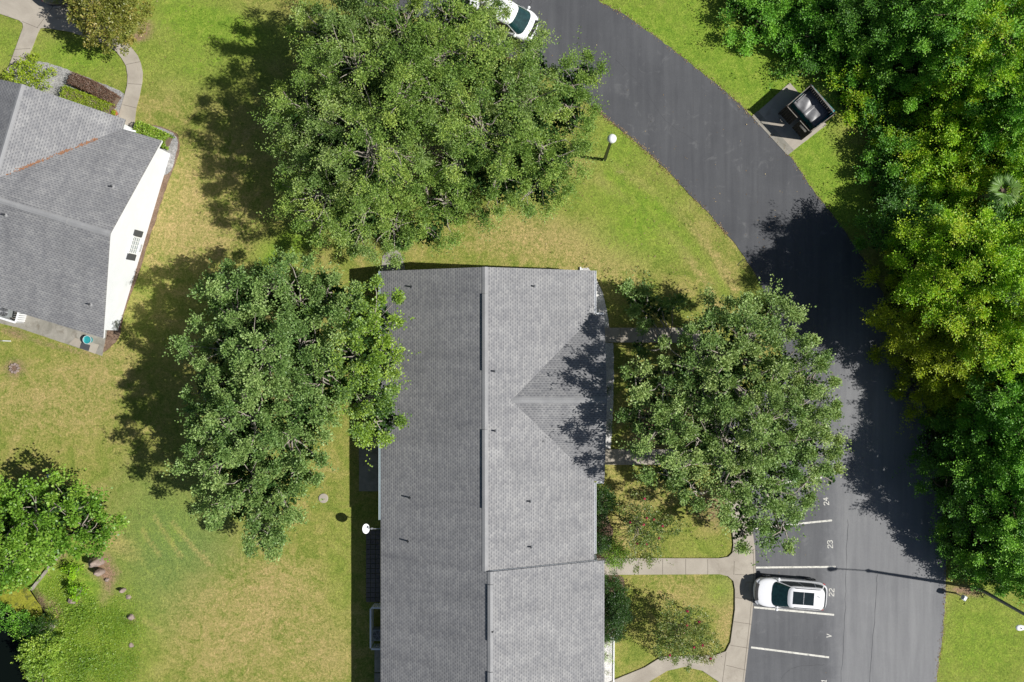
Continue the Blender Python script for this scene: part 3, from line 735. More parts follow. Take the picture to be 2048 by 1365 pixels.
# conductor pipes at the gable end (white, reach out past the rake)
for px in (793.5, 1162.5):
    x = W(px, 532, 1.0)[0]
    mb = MB(); mb.beam((x, Y0 + .06, 0.1), (x, Y0 + .06, 2.3 if px > 1000 else 2.5), .09, .07); mb.beam((x, Y0 + .09, .12), (x, Y0 + .42, .06), .09, .07)
    hpart(mb.build('downspout', M['trim']))
zW = lambda x: ZE + (x - XW) * mw
zE = lambda x: ZR - (x - XR) * me_
pl = []
for px, py, h in ((824, 574, .26), (821, 996, .34), (817, 1083, .34), (1068, 573, .25), (989, 743, .3), (990, 862, .3), (1060, 1003, .3), (1062, 1094, .3), (986, 1260, .3)):
    z = 4.0
    for _ in range(4):
        x, y = W(px, py, z); z = zW(x) if x < XR else zE(x)
    if py > 1200: z += .16
    pl.append((x, y, z, h))
for (x, y, z, h) in pl:
    mb = MB(); mb.lathe((x, y, z - .12), [(.13, 0), (.13, .08), (.06, .16)], 10); fl = hpart(mb.build('flashing', M['leadgrey']))
    mb = MB(); mb.tube([(x, y, z - .1), (x, y, z + h)], .05, 8); hpart(mb.build('vent_pipe', M['dark']))
for y in (2.2, -1.2, -11, -19, -26):
    mbx = empty('tmp'); add_window(mbx, (2.85 if y > 1.4 or -13.7 < y < -8.8 else (3.68 if y > -9 else 3.5), y, 1.35), (1, 0), 1.0, 1.2)
    for c in list(mbx.children): hpart(c)
    bpy.data.objects.remove(mbx)
for y in (1.5, -4, -9.5, -16, -24):
    mbx = empty('tmp'); add_window(mbx, (-9.65, y, 1.35), (-1, 0), 1.4, 1.3)
    for c in list(mbx.children): hpart(c)
    bpy.data.objects.remove(mbx)
for y, xx in ((.9, 3.68), (-7.4, 3.68), (-14.5, 3.5)):
    mb = MB(); mb.box((xx + .02, y, 1.05), (.06, .9, 2.05)); do = hpart(mb.build('door', M['trim'])); mb = MB(); mb.lathe((xx + .09, y + .35, 1.0), [(.01, -.03), (.03, -.02), (.03, .02), (.01, .03)], 8); mb.build('handle', M['silver'], do)

# left house, in its own frame: x' = u (into the photo's left edge, along the ridge), y' = v (across)
LA = (-26.01, 6.46)
ua = Vector((-.9577, .2885, 0)); va = Vector((.2885, .9577, 0))
lang = math.atan2(ua.y, ua.x)
lh = empty('angled_house', (LA[0], LA[1], 0), lang, 'grey-roofed house with a white gable end, set at an angle on the left edge', 'house')
# local x = u ; local y = rot90(u) = (-.2885,-.9577) = -v
sl_ = 3.0 / 6.55
UE = 30.0
def L(u, v, z): return (u, -v, z)
roof_plane('roof', [L(0, 6.55, 2.5), L(0, 0, 5.5), L(UE, 0, 5.5), L(UE, 6.55, 2.5)], TH_, lh, (1, 0, 0))
roof_plane('roof', [L(0, -6.55, 2.5), L(UE, -6.55, 2.5), L(UE, 0, 5.5), L(0, 0, 5.5)], TH_, lh, (1, 0, 0))
cu, cw, cz = 8.07, 5.45, 5.0
roof_plane('gable_roof', [L(cu - cw, 6.55, 2.5), L(cu - cw, 7.18, 2.5), L(cu, 7.18, cz), L(cu, 1.1, cz)], TH_, lh, (0, 1, 0))
roof_plane('gable_roof', [L(cu + cw, 6.55, 2.5), L(cu + cw, 7.18, 2.5), L(cu, 7.18, cz), L(cu, 1.1, cz)], TH_, lh, (0, 1, 0))
o = cap('ridge_cap', L(-.01, 0, 5.5), L(UE, 0, 5.5), .17, .02, M['ridge']); o.parent = lh
o = cap('ridge_vent', L(2.7, 0, 5.5), L(11, 0, 5.5), .16, .1, M['ridge'], .09); o.parent = lh
o = cap('ridge_cap', L(cu, 1.1, cz), L(cu, 7.19, cz), .17, .02, M['ridge']); o.parent = lh
mb = MB(); mb.add(*gable_walls(.3, UE - .3, -6.1, 0, 6.1, 2.5 + .45 * sl_ - d_, 5.5 - d_, 'x')); mb.build('wall', M['white'], lh)
mb = MB(); mb.add(*gable_walls(-6.95, -3, cu - 5.1, cu, cu + 5.1, 2.5 + .3 * sl_ - d_, cz - d_)); mb.build('wall', M['white'], lh)
mb = MB()
for s in (-1, 1): mb.beam(L(.02, s * 6.55, 2.27), L(.02, 0, 5.27), .03, .16)
mb.build('rake_board', M['trim'], lh)
def lloc(px, py, z):
    q = P3(px, py, z) - Vector((LA[0], LA[1], 0)); return q.dot(ua), q.dot(va)
v1 = lloc(274, 467, 1.25)[1]; v2 = lloc(258, 513, 1.25)[1]
vc = (v1 + v2) / 2; ww = abs(v1 - v2) - .5
sx = MB()
add_window(lh, L(.3, vc, 1.27), (-1, 0), ww, 1.15, shutters=False)
for v in (v1, v2):
    m_ = MB(); m_.box(L(.27, v, 1.27), (.05, .42, 1.22))
    for k in range(9): m_.box(L(.24, v, .77 + k * .125), (.015, .34, .06))
    m_.build('shutter', M['shutter'], lh)
m_ = MB(); m_.box(L(.27, vc - .1, .38), (.06, .5, .18)); m_.box(L(.235, vc - .1, .38), (.02, .42, .12)); m_.build('crawl_vent', M['silver'], lh)
# dark pipe vents
for px, py in ((225, 374), (181, 609), (11, 430)):
    z = 4
    for _ in range(4):
        u, v = lloc(px, py, z); z = 5.5 - abs(v) * sl_
    mb = MB(); mb.lathe((u, -v, z - .12), [(.15, 0), (.15, .1), (.06, .2)], 10); mb.build('flashing', M['ridge'], lh)
    mb = MB(); mb.tube([(u, -v, z - .1), (u, -v, z + .3)], .05, 8); mb.build('vent_pipe', M['dark'], lh)
# rust-coloured leaf litter lying in the valley
M['rust'] = ground_mat('rusty_litter', [(.3, (.26, .11, .05)), (.7, (.36, .2, .12))], 5, 30, fine_amt=.4)
mb = MB()
for i in range(420):
    t = random.choice((random.uniform(.2, .35), random.uniform(.42, .5), random.uniform(.57, .82), random.uniform(.62, .78), random.uniform(.2, .9)))
    v = 6.55 - t * 5.45; u = (cu - cw) + t * cw + random.gauss(0, .05); v += random.gauss(0, .04)
    z = max(5.5 - v * sl_, 2.5 + (u - (cu - cw)) * .4587) + .012 + random.random() * .01
    a = random.random() * 6.28; s = random.uniform(.02, .05)
    mb.add([(u + math.cos(a) * s, -v + math.sin(a) * s, z), (u - math.sin(a) * s, -v + math.cos(a) * s, z + .01), (u - math.cos(a) * s, -v - math.sin(a) * s, z), (u + math.sin(a) * s, -v - math.cos(a) * s, z + .01)], [(0, 1, 2, 3)])
tag(mb.build('leaf_litter', M['rust'], lh), kind='stuff')
# porch post + white downspout at the inner corner
q = P3(256, 259, 1.5)
mb = MB(); mb.beam(L(2.55, 6.62, .1), L(2.5, 6.62, 2.3), .09, .09); mb.beam(L(2.45, 6.62, 2.25), L(1.9, 6.66, 2.15), .1, .09); mb.build('downspout', M['trim'], lh)

# patio behind the angled house
o = sheet('patio', [(-30, 640), (34, 655), (205, 712), (216, 655), (30, 600), (-30, 590)], M['slab'], .08, .01, sm=False)
mb = MB(); mb.prism(wpoly([(150, 676), (198, 690), (190, 708), (138, 688)], .09), .07, .1); mb.build('patio_step', M['concrete'], o)

# ------------------------------------------------------------ foliage engine
def leaves(name, pos, axis_, size, tint, mat, parent, flat=.55, wid=.6, rng=RNG):
    """pos (N,3), axis_ (N,3) growth direction, size (N,), tint (N,) -> mesh of folded leaf quads"""
    n = len(pos)
    nrm = rng.normal(size=(n, 3)); nrm[:, 2] = np.abs(nrm[:, 2]) + flat * 1.6
    a = axis_ / (np.linalg.norm(axis_, axis=1, keepdims=True) + 1e-9)
    s = np.cross(a, nrm); s /= (np.linalg.norm(s, axis=1, keepdims=True) + 1e-9)
    L_ = size[:, None]; Wd = L_ * wid * .5
    v = np.empty((n, 4, 3))
    v[:, 0] = pos; v[:, 1] = pos + a * L_ * .5 + s * Wd; v[:, 2] = pos + a * L_; v[:, 3] = pos + a * L_ * .5 - s * Wd
    up = np.cross(s, a); v[:, 0] += up * L_ * .08; v[:, 2] += up * L_ * .08
    me = bpy.data.meshes.new(name)
    me.vertices.add(n * 4); me.vertices.foreach_set('co', v.reshape(-1).astype(np.float32))
    me.loops.add(n * 4); me.loops.foreach_set('vertex_index', np.arange(n * 4, dtype=np.int32))
    me.polygons.add(n); me.polygons.foreach_set('loop_start', np.arange(0, n * 4, 4, dtype=np.int32))
    me.update(calc_edges=True)
    at = me.attributes.new('tint', 'FLOAT', 'POINT'); at.data.foreach_set('value', np.repeat(np.clip(tint, 0, 1), 4).astype(np.float32))
    return link(name, me, mat, parent)

def unit(v): return v / (np.linalg.norm(v, axis=-1, keepdims=True) + 1e-9)

def vnoise(p, s, seed=0.0):
    """cheap smooth 3-D pattern on arrays, about -1..1"""
    q = p * s + seed
    return (np.sin(q[:, 0] * 1.7 + np.sin(q[:, 1] * 1.3 + seed)) + np.sin(q[:, 1] * 1.9 + np.sin(q[:, 2] * 1.1 + 2)) + np.sin(q[:, 2] * 1.6 + np.sin(q[:, 0] * 1.5 + 4))) / 3

def thin(P, dmin, rng):
    """keep points at least dmin apart (grid based, greedy)"""
    keep = []; grid = {}
    for i in rng.permutation(len(P)):
        k = tuple(np.floor(P[i] / dmin).astype(int)); ok = True
        for a in (-1, 0, 1):
            for b in (-1, 0, 1):
                for c in (-1, 0, 1):
                    for j in grid.get((k[0] + a, k[1] + b, k[2] + c), ()):
                        if ((P[i] - P[j]) ** 2).sum() < dmin * dmin: ok = False
        if ok: keep.append(i); grid.setdefault(k, []).append(i)
    return np.array(keep, int)

def sprays(c, lobes, rng, dens=1.0, clump=.6, gapd=.95, leaf=.15, zmin=-.35, gap=.0, base=0.0, fringe=.25, n_leaf=14, m=20, long_=.22):
    """leafy puffs set apart on the crown: lobes [(x,y,z,r,rz)] -> leaf arrays and puff centres"""
    C_ = []; D_ = []
    for (x, y, z, r, rz) in lobes:
        n = max(10, int(60 * r * r / gapd ** 2))
        d = unit(rng.normal(size=(n * 2, 3))); d = d[d[:, 2] > zmin][:n]
        rad = rng.uniform(.35, 1.0, len(d)) ** .5
        ex = rng.random(len(d)) < fringe
        rad = np.where(ex, rng.uniform(.95, 1.28, len(d)), rad * .95)
        C_.append(np.array([x, y, z]) + d * np.array([r, r, rz]) * rad[:, None]); D_.append(d)
    Cc = np.concatenate(C_); Dd = np.concatenate(D_)
    k = vnoise(Cc, .9, base + 1.0) > (gap - 1)
    Cc = Cc[k]; Dd = Dd[k]
    k = thin(Cc, gapd, rng); Cc = Cc[k]; Dd = Dd[k]
    nC = len(Cc)
    ctint = rng.normal(0, .13, nC) + .1 * vnoise(Cc, .7, base)
    crad = clump * rng.choice([.55, .8, 1.0, 1.35], nC) * rng.uniform(.85, 1.15, nC)
    mm = max(4, int(m * dens))
    idx = np.repeat(np.arange(nC), mm)
    sd = unit(rng.normal(size=(len(idx), 3)) * .9 + Dd[idx] * .7 + np.array([0, 0, .35]))
    rr = Cc[idx].copy(); rr[:, 2] *= .2; rr = unit(rr)
    dr = unit(sd + rr * .35)
    ln = crad[idx] * rng.uniform(.6, 1.1, len(idx))
    lg = rng.random(len(idx)) < long_ / 4
    ln = np.where(lg, ln * rng.uniform(1.5, 2.5, len(idx)), ln)
    p0 = Cc[idx] + rng.normal(size=dr.shape) * .08
    t = np.tile(np.linspace(.12, 1, n_leaf), len(idx))
    ii = np.repeat(np.arange(len(idx)), n_leaf)
    off = rng.normal(size=(len(ii), 3)) * (.13 * clump / .6 * (1.2 - .75 * t))[:, None]
    drp = np.zeros((len(ii), 3)); drp[:, 2] = -.12 * t * t * ln[ii]
    pos = p0[ii] + dr[ii] * (t * ln[ii])[:, None] + off + drp
    ax = unit(dr[ii] * .7 + unit(off) * .8 + rng.normal(size=pos.shape) * .35)
    size = leaf * rng.uniform(.65, 1.25, len(pos))
    tint = .40 + (ctint[idx] + rng.normal(0, .06, len(idx)))[ii] + rng.normal(0, .13, len(pos)) + .16 * t
    return pos, ax, size, tint, Cc

def tube_path(a, b, rng, bend=.18, n=5):
    a = np.array(a, float); b = np.array(b, float); L_ = np.linalg.norm(b - a); out = []
    o1 = rng.normal(size=3) * bend * L_ * .5
    for i in range(n + 1):
        t = i / n
        p = a * (1 - t) + b * t + o1 * math.sin(t * math.pi) + rng.normal(size=3) * .03 * L_ * (0 < i < n)
        p[2] -= .10 * L_ * math.sin(t * math.pi)
        out.append(tuple(p))
    return out

NLEAF = 0
def tree(name, base, lobes, pal, label, cat='tree', group=None, seed=0, trunk_r=.22, bark='bark', leaf=.15, n_leaf=14, clump=.62, gapd=.95, dens=1.0, gap=.0, twigs=70, fork=.45, zmin=-.35, second=None, fringe=.25, multi=1, flat=.9, wid=.6, long_=.22, inner=.7, rk=.9):
    """base (x,y); lobes [(px,py,z,r)] measured in the photo at crown height z"""
    global NLEAF
    rng = np.random.default_rng(seed + 100)
    root = empty(name, (base[0], base[1], 0), 0, label, cat, group)
    lb = []
    for q in lobes:
        px, py, z, r = q[:4]
        x, y = W(px, py, z); r = r * rk
        lb.append((x - base[0], y - base[1], z - r * .25, r, r * (q[4] if len(q) > 4 else .72)))
    zc = min(l[2] for l in lb)
    tb = MB()
    fork_z = max(.5, zc * fork)
    for k in range(multi):
        a = k * 2.4; o_ = (0 if multi == 1 else .18)
        tb.tube([(math.cos(a) * o_, math.sin(a) * o_, -.15), (math.cos(a) * o_ * 1.3, math.sin(a) * o_ * 1.3, fork_z * .5), (math.cos(a) * o_ * 2, math.sin(a) * o_ * 2, fork_z)], [trunk_r * 1.3, trunk_r, trunk_r * .85], 9)
    tb.build('trunk', M[bark], root, True)
    bb = MB()
    allpos = []
    for i, l in enumerate(lb):
        tgt = (l[0], l[1], l[2])
        path = tube_path((0, 0, fork_z * .9), tgt, rng)
        r0 = trunk_r * .6
        bb.tube(path, [r0 * (1 - .12 * j) for j in range(len(path))], 6, False)
    pos, ax, size, tint, Cc = sprays(base, lb, rng, dens, clump, gapd, leaf, zmin, gap, seed * .7, fringe, n_leaf, 20, long_)
    lc = np.array([l[:3] for l in lb])
    pick = rng.permutation(len(Cc))[:twigs * len(lb) // 2]
    for j in pick:
        li = np.argmin(np.linalg.norm(lc - Cc[j], axis=1))
        path = tube_path(lc[li] + rng.normal(size=3) * .2, Cc[j] + np.array([0, 0, .12]), rng, .25, 4)
        bb.tube(path, [.045, .038, .03, .022, .012], 4, False)
    bb.build('branches', M[bark], root, True)
    if second:
        sel = vnoise(pos, .4, seed * 1.3) + rng.normal(0, .4, len(pos)) > .3
        leaves('crown', pos[~sel], ax[~sel], size[~sel], tint[~sel], LM[pal], root, flat, wid, rng)
        leaves('crown', pos[sel], ax[sel], size[sel], tint[sel], LM[second], root, flat, wid, rng)
    else:
        leaves('crown', pos, ax, size, tint, LM[pal], root, flat, wid, rng)
    # added inner leaves block light; shade of crown gaps put into their dark colour
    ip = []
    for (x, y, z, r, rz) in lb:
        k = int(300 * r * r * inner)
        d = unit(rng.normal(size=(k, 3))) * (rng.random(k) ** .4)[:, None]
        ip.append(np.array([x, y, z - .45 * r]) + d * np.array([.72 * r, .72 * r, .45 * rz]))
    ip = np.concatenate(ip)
    leaves('crown_shade_fill', ip, rng.normal(size=ip.shape), .26 * rng.uniform(.7, 1.2, len(ip)), .5 + rng.normal(0, .2, len(ip)), LM['inner'], root, flat, .7, rng)
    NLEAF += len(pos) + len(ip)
    return root

def blob_plant(name, base, lobes, pal, label, cat='shrub', group=None, seed=0, clump=.22, gapd=.26, leaf=.08, n_leaf=6, m=10, flowers=None, stems=10, gap=.0, zmin=-.2, fringe=.1):
    """low plant: lobes [(dx,dy,z,r,rz)] in metres around its base"""
    global NLEAF
    rng = np.random.default_rng(seed + 500)
    root = empty(name, (base[0], base[1], 0), 0, label, cat, group)
    pos, ax, size, tint, Cc = sprays(base, lobes, rng, 1.0, clump, gapd, leaf, zmin, gap, seed, fringe, n_leaf, m, .3)
    pos[:, 2] = np.maximum(pos[:, 2], .02)
    mb = MB()
    for j in rng.permutation(len(Cc))[:stems]:
        mb.tube(tube_path((rng.normal() * .05, rng.normal() * .05, 0), Cc[j], rng, .15, 3), [.03, .022, .015, .008], 4, False)
    mb.build('stems', M['bark'], root)
    leaves('foliage', pos, ax, size, tint, LM[pal], root, rng=rng)
    if flowers:
        top = Cc[Cc[:, 2] > np.quantile(Cc[:, 2], .45)]
        for j in rng.permutation(len(top))[:flowers]:
            c = top[j] * np.array([1.04, 1.04, 1]) + np.array([0, 0, .25])
            bm = bmesh.new(); bmesh.ops.create_icosphere(bm, subdivisions=3, radius=.06)
            for v in bm.verts: v.co = v.co * (1 + .9 * mnoise.noise(v.co * 40 + Vector((float(j), 0, 0)))) * 1.0
            me = bpy.data.meshes.new('flower_cluster'); bm.to_mesh(me); bm.free()
            fo = link('flower_cluster', me, M['flower'], root); fo.location = tuple(c); fo.scale = (1, 1, 1.5); fo.rotation_euler = (rng.uniform(-.6, .6), rng.uniform(-.6, .6), 0)
    NLEAF += len(pos)
    return root

def hedge(name, pts, wd, h, pal, label, seed=0, n=900, leaf=.07, cat='hedge'):
    """clipped hedge along ground points pts"""
    global NLEAF
    rng = np.random.default_rng(seed + 900)
    P = [Vector(W(*p, h * .5)) for p in pts]; c = sum(P, Vector((0, 0))) / len(P)
    root = empty(name, (c.x, c.y, 0), 0, label, cat)
    core = MB(); pos = []; ax = []
    for a, b in zip(P[:-1], P[1:]):
        Ls = (b - a).length; d = (b - a) / Ls; nn = Vector((-d.y, d.x)); k = int(n * Ls * (wd + 2 * h))
        t = rng.random(k) * (Ls + .15) - .07; q = rng.random(k) * (wd + 2 * h)
        ac = np.where(q < h, -wd / 2, np.where(q < h + wd, q - h - wd / 2, wd / 2)); z = np.where(q < h, q, np.where(q < h + wd, h, 2 * h + wd - q))
        rnd = .12 * np.abs(ac / (wd / 2)) ** 4 * (z > h * .9)
        bumpy = .05 * np.sin(t * 5 + seed) + .035 * np.sin(t * 11 + ac * 9)
        x = a.x - c.x + d.x * t + nn.x * ac; y = a.y - c.y + d.y * t + nn.y * ac
        p = np.stack([x, y, z - rnd + bumpy * (z > h * .8)], 1) + rng.normal(size=(k, 3)) * .035
        pos.append(p); ax.append(rng.normal(size=(k, 3)) + np.array([0, 0, .6]))
        A = a - c; B = b - c
        core.beam((A.x, A.y, h * .45), (B.x, B.y, h * .45), wd * .82, h * .8)
    pos = np.concatenate(pos); ax = np.concatenate(ax); pos[:, 2] = np.maximum(pos[:, 2], .02)
    core.build('twig_core', M['bark2'], root)
    leaves('foliage', pos, ax, leaf * rng.uniform(.7, 1.3, len(pos)), .5 + rng.normal(0, .16, len(pos)) + .15 * vnoise(pos, 2.0, seed), LM[pal], root, rng=rng)
    NLEAF += len(pos)
    return root

# ------------------------------------------------------------ lawn trees
G1 = 'large lawn trees north of the long house'
tree('shade_tree', W(745, 285), [(655, 250, 7.8, 2.8), (708, 130, 8.8, 2.9), (610, 215, 7.0, 2.0), (645, 380, 7.2, 2.6), (740, 300, 9.6, 3.0), (720, 420, 6.6, 2.4), (790, 455, 5.2, 1.7), (640, 320, 6.6, 2.3), (660, 60, 7.0, 2.2), (800, 200, 9.6, 2.7), (580, 260, 4.8, 1.2), (700, 460, 4.6, 1.2)],
     'oak', 'large feathery-crowned green tree throwing a wide shadow on the lawn toward the angled house', 'tree', G1, 1, .3, leaf=.108, n_leaf=23, gap=.5, gapd=1.05, dens=1.15, second='grey', long_=1.1)
tree('shade_tree', W(890, 130), [(880, 110, 9.2, 2.8), (800, 60, 8.4, 2.6), (960, 110, 8.0, 2.5), (750, 40, 7.0, 2.1), (900, 20, 7.4, 2.3), (1010, 180, 8.4, 2.2), (860, 190, 9.4, 2.2), (1060, 120, 6.0, 1.5), (970, 25, 5.6, 1.0)],
     'oak', 'large green tree leaning over the white van at the top of the photo', 'tree', G1, 2, .28, leaf=.108, n_leaf=23, gap=.5, gapd=1.05, dens=1.15, second='grey', long_=1.1)
tree('shade_tree', W(985, 290), [(960, 250, 9.0, 2.8), (1050, 210, 8.2, 2.5), (1080, 290, 7.6, 2.5), (1000, 340, 7.2, 2.6), (920, 330, 7.4, 2.2), (1128, 218, 6.4, 2.0), (1140, 165, 6.0, 1.6), (890, 400, 5.6, 2.1), (1080, 360, 5.8, 1.9), (1118, 318, 5.4, 1.3), (850, 460, 4.6, 1.4), (1170, 140, 5.0, .9)],
     'oak', 'large green tree between the white globe lamp and the long house gable', 'tree', G1, 3, .28, leaf=.108, n_leaf=23, gap=.5, gapd=1.05, dens=1.15, second='elm', long_=1.1)
G2 = 'lawn trees beside the long house'
tree('shade_tree', W(500, 700), [(470, 625, 6.8, 2.2), (445, 700, 7.0, 2.1), (520, 700, 8.9, 2.3), (590, 600, 7.0, 2.2), (540, 580, 6.2, 1.6), (420, 770, 6.9, 1.8), (450, 570, 5.4, 1.3), (600, 690, 8.0, 2.0)],
     'elm', 'blue-green tree with pale twigs shading the lawn between the two houses', 'tree', G2, 4, .24, gap=.5, gapd=1.0, dens=1.1, long_=.5, leaf=.125, n_leaf=21, wid=.75)
tree('shade_tree', W(665, 740), [(690, 620, 7.4, 2.0), (740, 640, 6.8, 1.7), (752, 720, 7.1, 1.5), (700, 710, 8.2, 1.9), (640, 760, 7.8, 2.0), (732, 800, 6.9, 1.8), (760, 845, 6.0, 1.3), (660, 590, 6.4, 1.3)],
     'elm', 'yellowing green tree whose branches reach over the west eave of the long house', 'tree', G2, 5, .2, gap=.5, gapd=1.0, dens=1.1, long_=.5, leaf=.125, n_leaf=21, wid=.75, second='elmy')
tree('shade_tree', W(520, 900), [(500, 840, 8.6, 2.4), (455, 860, 7.6, 2.1), (440, 925, 7.3, 1.9), (578, 880, 7.8, 2.3), (500, 960, 8.0, 2.4), (545, 990, 7.1, 1.9), (580, 950, 6.5, 1.2), (520, 1050, 6.0, 1.7), (470, 1010, 6.5, 1.7), (530, 1085, 4.8, .9), (600, 820, 7.6, 1.6), (415, 880, 6.5, 1.2)],
     'elm', 'blue-green tree standing farthest down the lawn, just above the round cover in the grass', 'tree', G2, 6, .25, gap=.5, gapd=1.0, dens=1.1, long_=.5, leaf=.125, n_leaf=21, wid=.75, second='grey')
G3 = 'trees between the long house and the parking bays'
tree('shade_tree', W(1440, 740), [(1445, 725, 8.2, 2.2), (1500, 680, 7.6, 2.3), (1540, 640, 6.4, 1.7), (1385, 735, 7.8, 1.8), (1560, 740, 7.2, 2.3), (1480, 780, 8.6, 2.3), (1325, 775, 7.6, 1.6), (1600, 800, 6.6, 2.0), (1390, 800, 7.6, 2.0), (1500, 630, 5.6, 1.2), (1280, 765, 6.9, 1.1), (1620, 760, 5.4, 1.1), (1640, 775, 4.8, .6), (1425, 645, 4.8, 1.3)],
     'grey', 'wide grey-green tree shading the front walk and the road bend', 'tree', G3, 7, .25, gap=.5, gapd=1.02, dens=1.1, long_=.5, inner=.35, leaf=.12, n_leaf=21, wid=.75, second='elm')
tree('shade_tree', W(1500, 920), [(1450, 880, 7.8, 2.3), (1520, 860, 8.0, 2.3), (1580, 900, 7.2, 2.2), (1480, 950, 7.4, 2.2), (1550, 970, 6.8, 2.0), (1620, 900, 6.0, 1.7), (1395, 890, 8.0, 1.9), (1325, 860, 7.6, 1.5), (1275, 835, 6.9, 1.0), (1500, 1020, 6.0, 1.6), (1560, 1060, 5.0, 1.2), (1385, 975, 7.4, 1.5), (1335, 950, 6.6, 1.0), (1640, 850, 5.6, 1.3), (1660, 950, 4.6, .9), (1610, 970, 5.0, 1.0), (1485, 1070, 4.2, .8)],
     'elm', 'wide grey-green tree overhanging parking bay 24', 'tree', G3, 8, .25, gap=.5, gapd=1.02, dens=1.1, long_=.5, inner=.35, leaf=.12, n_leaf=21, wid=.75, second='grey')
tree('slender_tree', W(1335, 692), [(1292, 608, 2.4, 1.0), (1268, 598, 2.2, .7), (1325, 622, 2.5, .8), (1278, 690, 2.2, .5), (1350, 610, 2.2, .6), (1300, 640, 2.4, .7)],
     'elm', 'small slender tree leaning over the front path beside the house', 'tree', None, 9, .1, gap=.5, gapd=1.02, dens=1.1, long_=.5, inner=.35, leaf=.12, n_leaf=21, wid=.75, twigs=30)
tree('pond_tree', W(90, 1070), [(60, 1040, 5.6, 2.2), (115, 1015, 5.2, 1.8), (160, 1060, 4.0, 1.8), (90, 1072, 4.0, 1.6), (20, 1085, 3.8, 2.0), (25, 1118, 3.0, 1.4), (-30, 1050, 6.0, 2.4), (-60, 1120, 3.4, 2.2), (-5, 1150, 1.8, 1.1)],
     'pond', 'broad bright-green tree at the left edge beside the pond', 'tree', None, 10, .22, gap=.1, leaf=.17, wid=.75)

# crape myrtles
def myrtle(px, py, lobes, label, seed, flowers, pal='myrtle', leaf=.105):
    b = W(px, py)
    lb = []
    for x, y, z, r in lobes:
        q = W(x, y, z); lb.append((q[0] - b[0], q[1] - b[1], z - r * .2, r, r * .8))
    return blob_plant('crape_myrtle', b, lb, pal, label, 'flowering shrub', 'crape myrtles in the front lawns', seed, .38, .46, leaf, 9, 13, flowers, 20, .15, fringe=.4)
myrtle(1275, 1050, [(1275, 1020, 2.8, .75), (1290, 1058, 3.0, .85), (1300, 1095, 2.6, .65), (1275, 1070, 2.4, .5), (1330, 1050, 2.2, .6), (1280, 1120, 1.8, .5)], 'loose myrtle with pink-red flowers above the walk to the parking bays', 21, 9)
myrtle(1365, 1262, [(1350, 1250, 2.8, .9), (1380, 1270, 3.0, 1.0), (1410, 1290, 2.4, .8), (1340, 1290, 2.4, .8), (1390, 1240, 2.0, .6), (1370, 1310, 1.8, .6)], 'loose myrtle with pink-red flowers in the lawn across from the white car', 22, 8)
myrtle(225, 25, [(215, 20, 3.4, 1.4), (240, 50, 2.8, 1.1), (180, 10, 3.0, 1.2), (200, 60, 2.4, .9), (260, 15, 2.6, .9), (230, -20, 3.0, 1.2)], 'rust-tinted myrtle shading the walk at the top left corner', 23, 0, 'rusty', .13)

# shrubs round the long house
def shrub(px, py, r, h, pal, label, seed, name='shrub', leaf=.075, n=24):
    x, y = W(px, py, h * .6)
    return blob_plant(name, (x, y), [(0, 0, h * .5, r, h * .5), (r * .2, -r * .15, h * .45, r * .8, h * .52)], pal, label, 'shrub', None, seed, .2, .22, leaf, 6, 12, None, 8, -1, -.1, .05)
shrub(1231, 1110, .66, 1.2, 'pond', 'round clipped shrub at the corner where the walk meets the house', 31, 'round_shrub', .07, 60).scale = (1, 1, 1)
shrub(1198, 1082, .62, 1.4, 'shrub', 'dark round shrub tucked under the east eave beside the round clipped one', 32, n=50)
shrub(1204, 1000, .75, 2.2, 'shrub', 'tall dark shrub under the east eave below the cross gable', 33, n=40)
shrub(1198, 1040, .5, 1.2, 'shrub', 'small dark shrub between two larger ones under the east eave', 34, n=40)
shrub(1222, 1178, .8, 1.9, 'shrub', 'dark shrub against the lower wing just below the walk', 35, n=40)
shrub(1230, 1218, .9, 2.6, 'shrub', 'tallest dark shrub against the lower wing', 36, n=40)
shrub(1222, 1256, .7, 1.8, 'shrub', 'dark shrub against the lower wing next to the white gravel', 37, n=40)
shrub(1214, 1287, .24, .5, 'cover', 'tiny round shrub in the white gravel, the upper of two', 38, 'small_shrub', .05, 60)
shrub(1215, 1313, .26, .5, 'cover', 'tiny round shrub in the white gravel, the lower of two', 39, 'small_shrub', .05, 60)
shrub(1216, 780, .22, .5, 'shrub', 'low dark plant in the gravel strip along the cross gable', 40, 'small_shrub', .06, 40)
shrub(1217, 850, .25, .5, 'elm', 'low green plant at the lower end of the gravel strip by the house', 41, 'small_shrub', .06, 40)
shrub(1219, 1350, .1, .25, 'rusty', 'brownish tuft at the bottom of the white gravel bed', 42, 'small_shrub', .05, 60)
# hedges and plants of the angled house
hedge('lime_hedge', [(130, 186), (175, 203), (222, 221)], .75, .8, 'hedge', 'clipped lime-green hedge along the front eave of the angled house', 1)
hedge('dark_red_hedge', [(145, 158), (190, 177), (232, 203)], .7, .7, 'redh', 'clipped dark red-brown hedge between lawn and lime hedge', 2)
hedge('corner_hedge', [(277, 258), (305, 270), (336, 284)], .8, .9, 'cover', 'clipped yellow-green hedge at the corner of the white gable end', 3, 950, .1)
b = W(70, 158)
blob_plant('leafy_shrub', b, [(-.7, .1, .8, .5, .4), (0, -.1, .9, .7, .5), (.8, -.4, .8, .6, .45), (-.3, .5, .5, .3, .3), (1.3, .3, .4, .2, .2)], 'hedge', 'loose lime-green shrub by the end of the front walk', 'shrub', None, 44, .32, .4, .12, 7, 14, None, 10, .1)
b = W(72, 124); blob_plant('small_shrub', b, [(0, 0, .3, .3, .25)], 'hedge', 'small lime tuft where the gravel meets the front walk', 'shrub', None, 45, .2, .25, .1, 6, 10, None, 4)
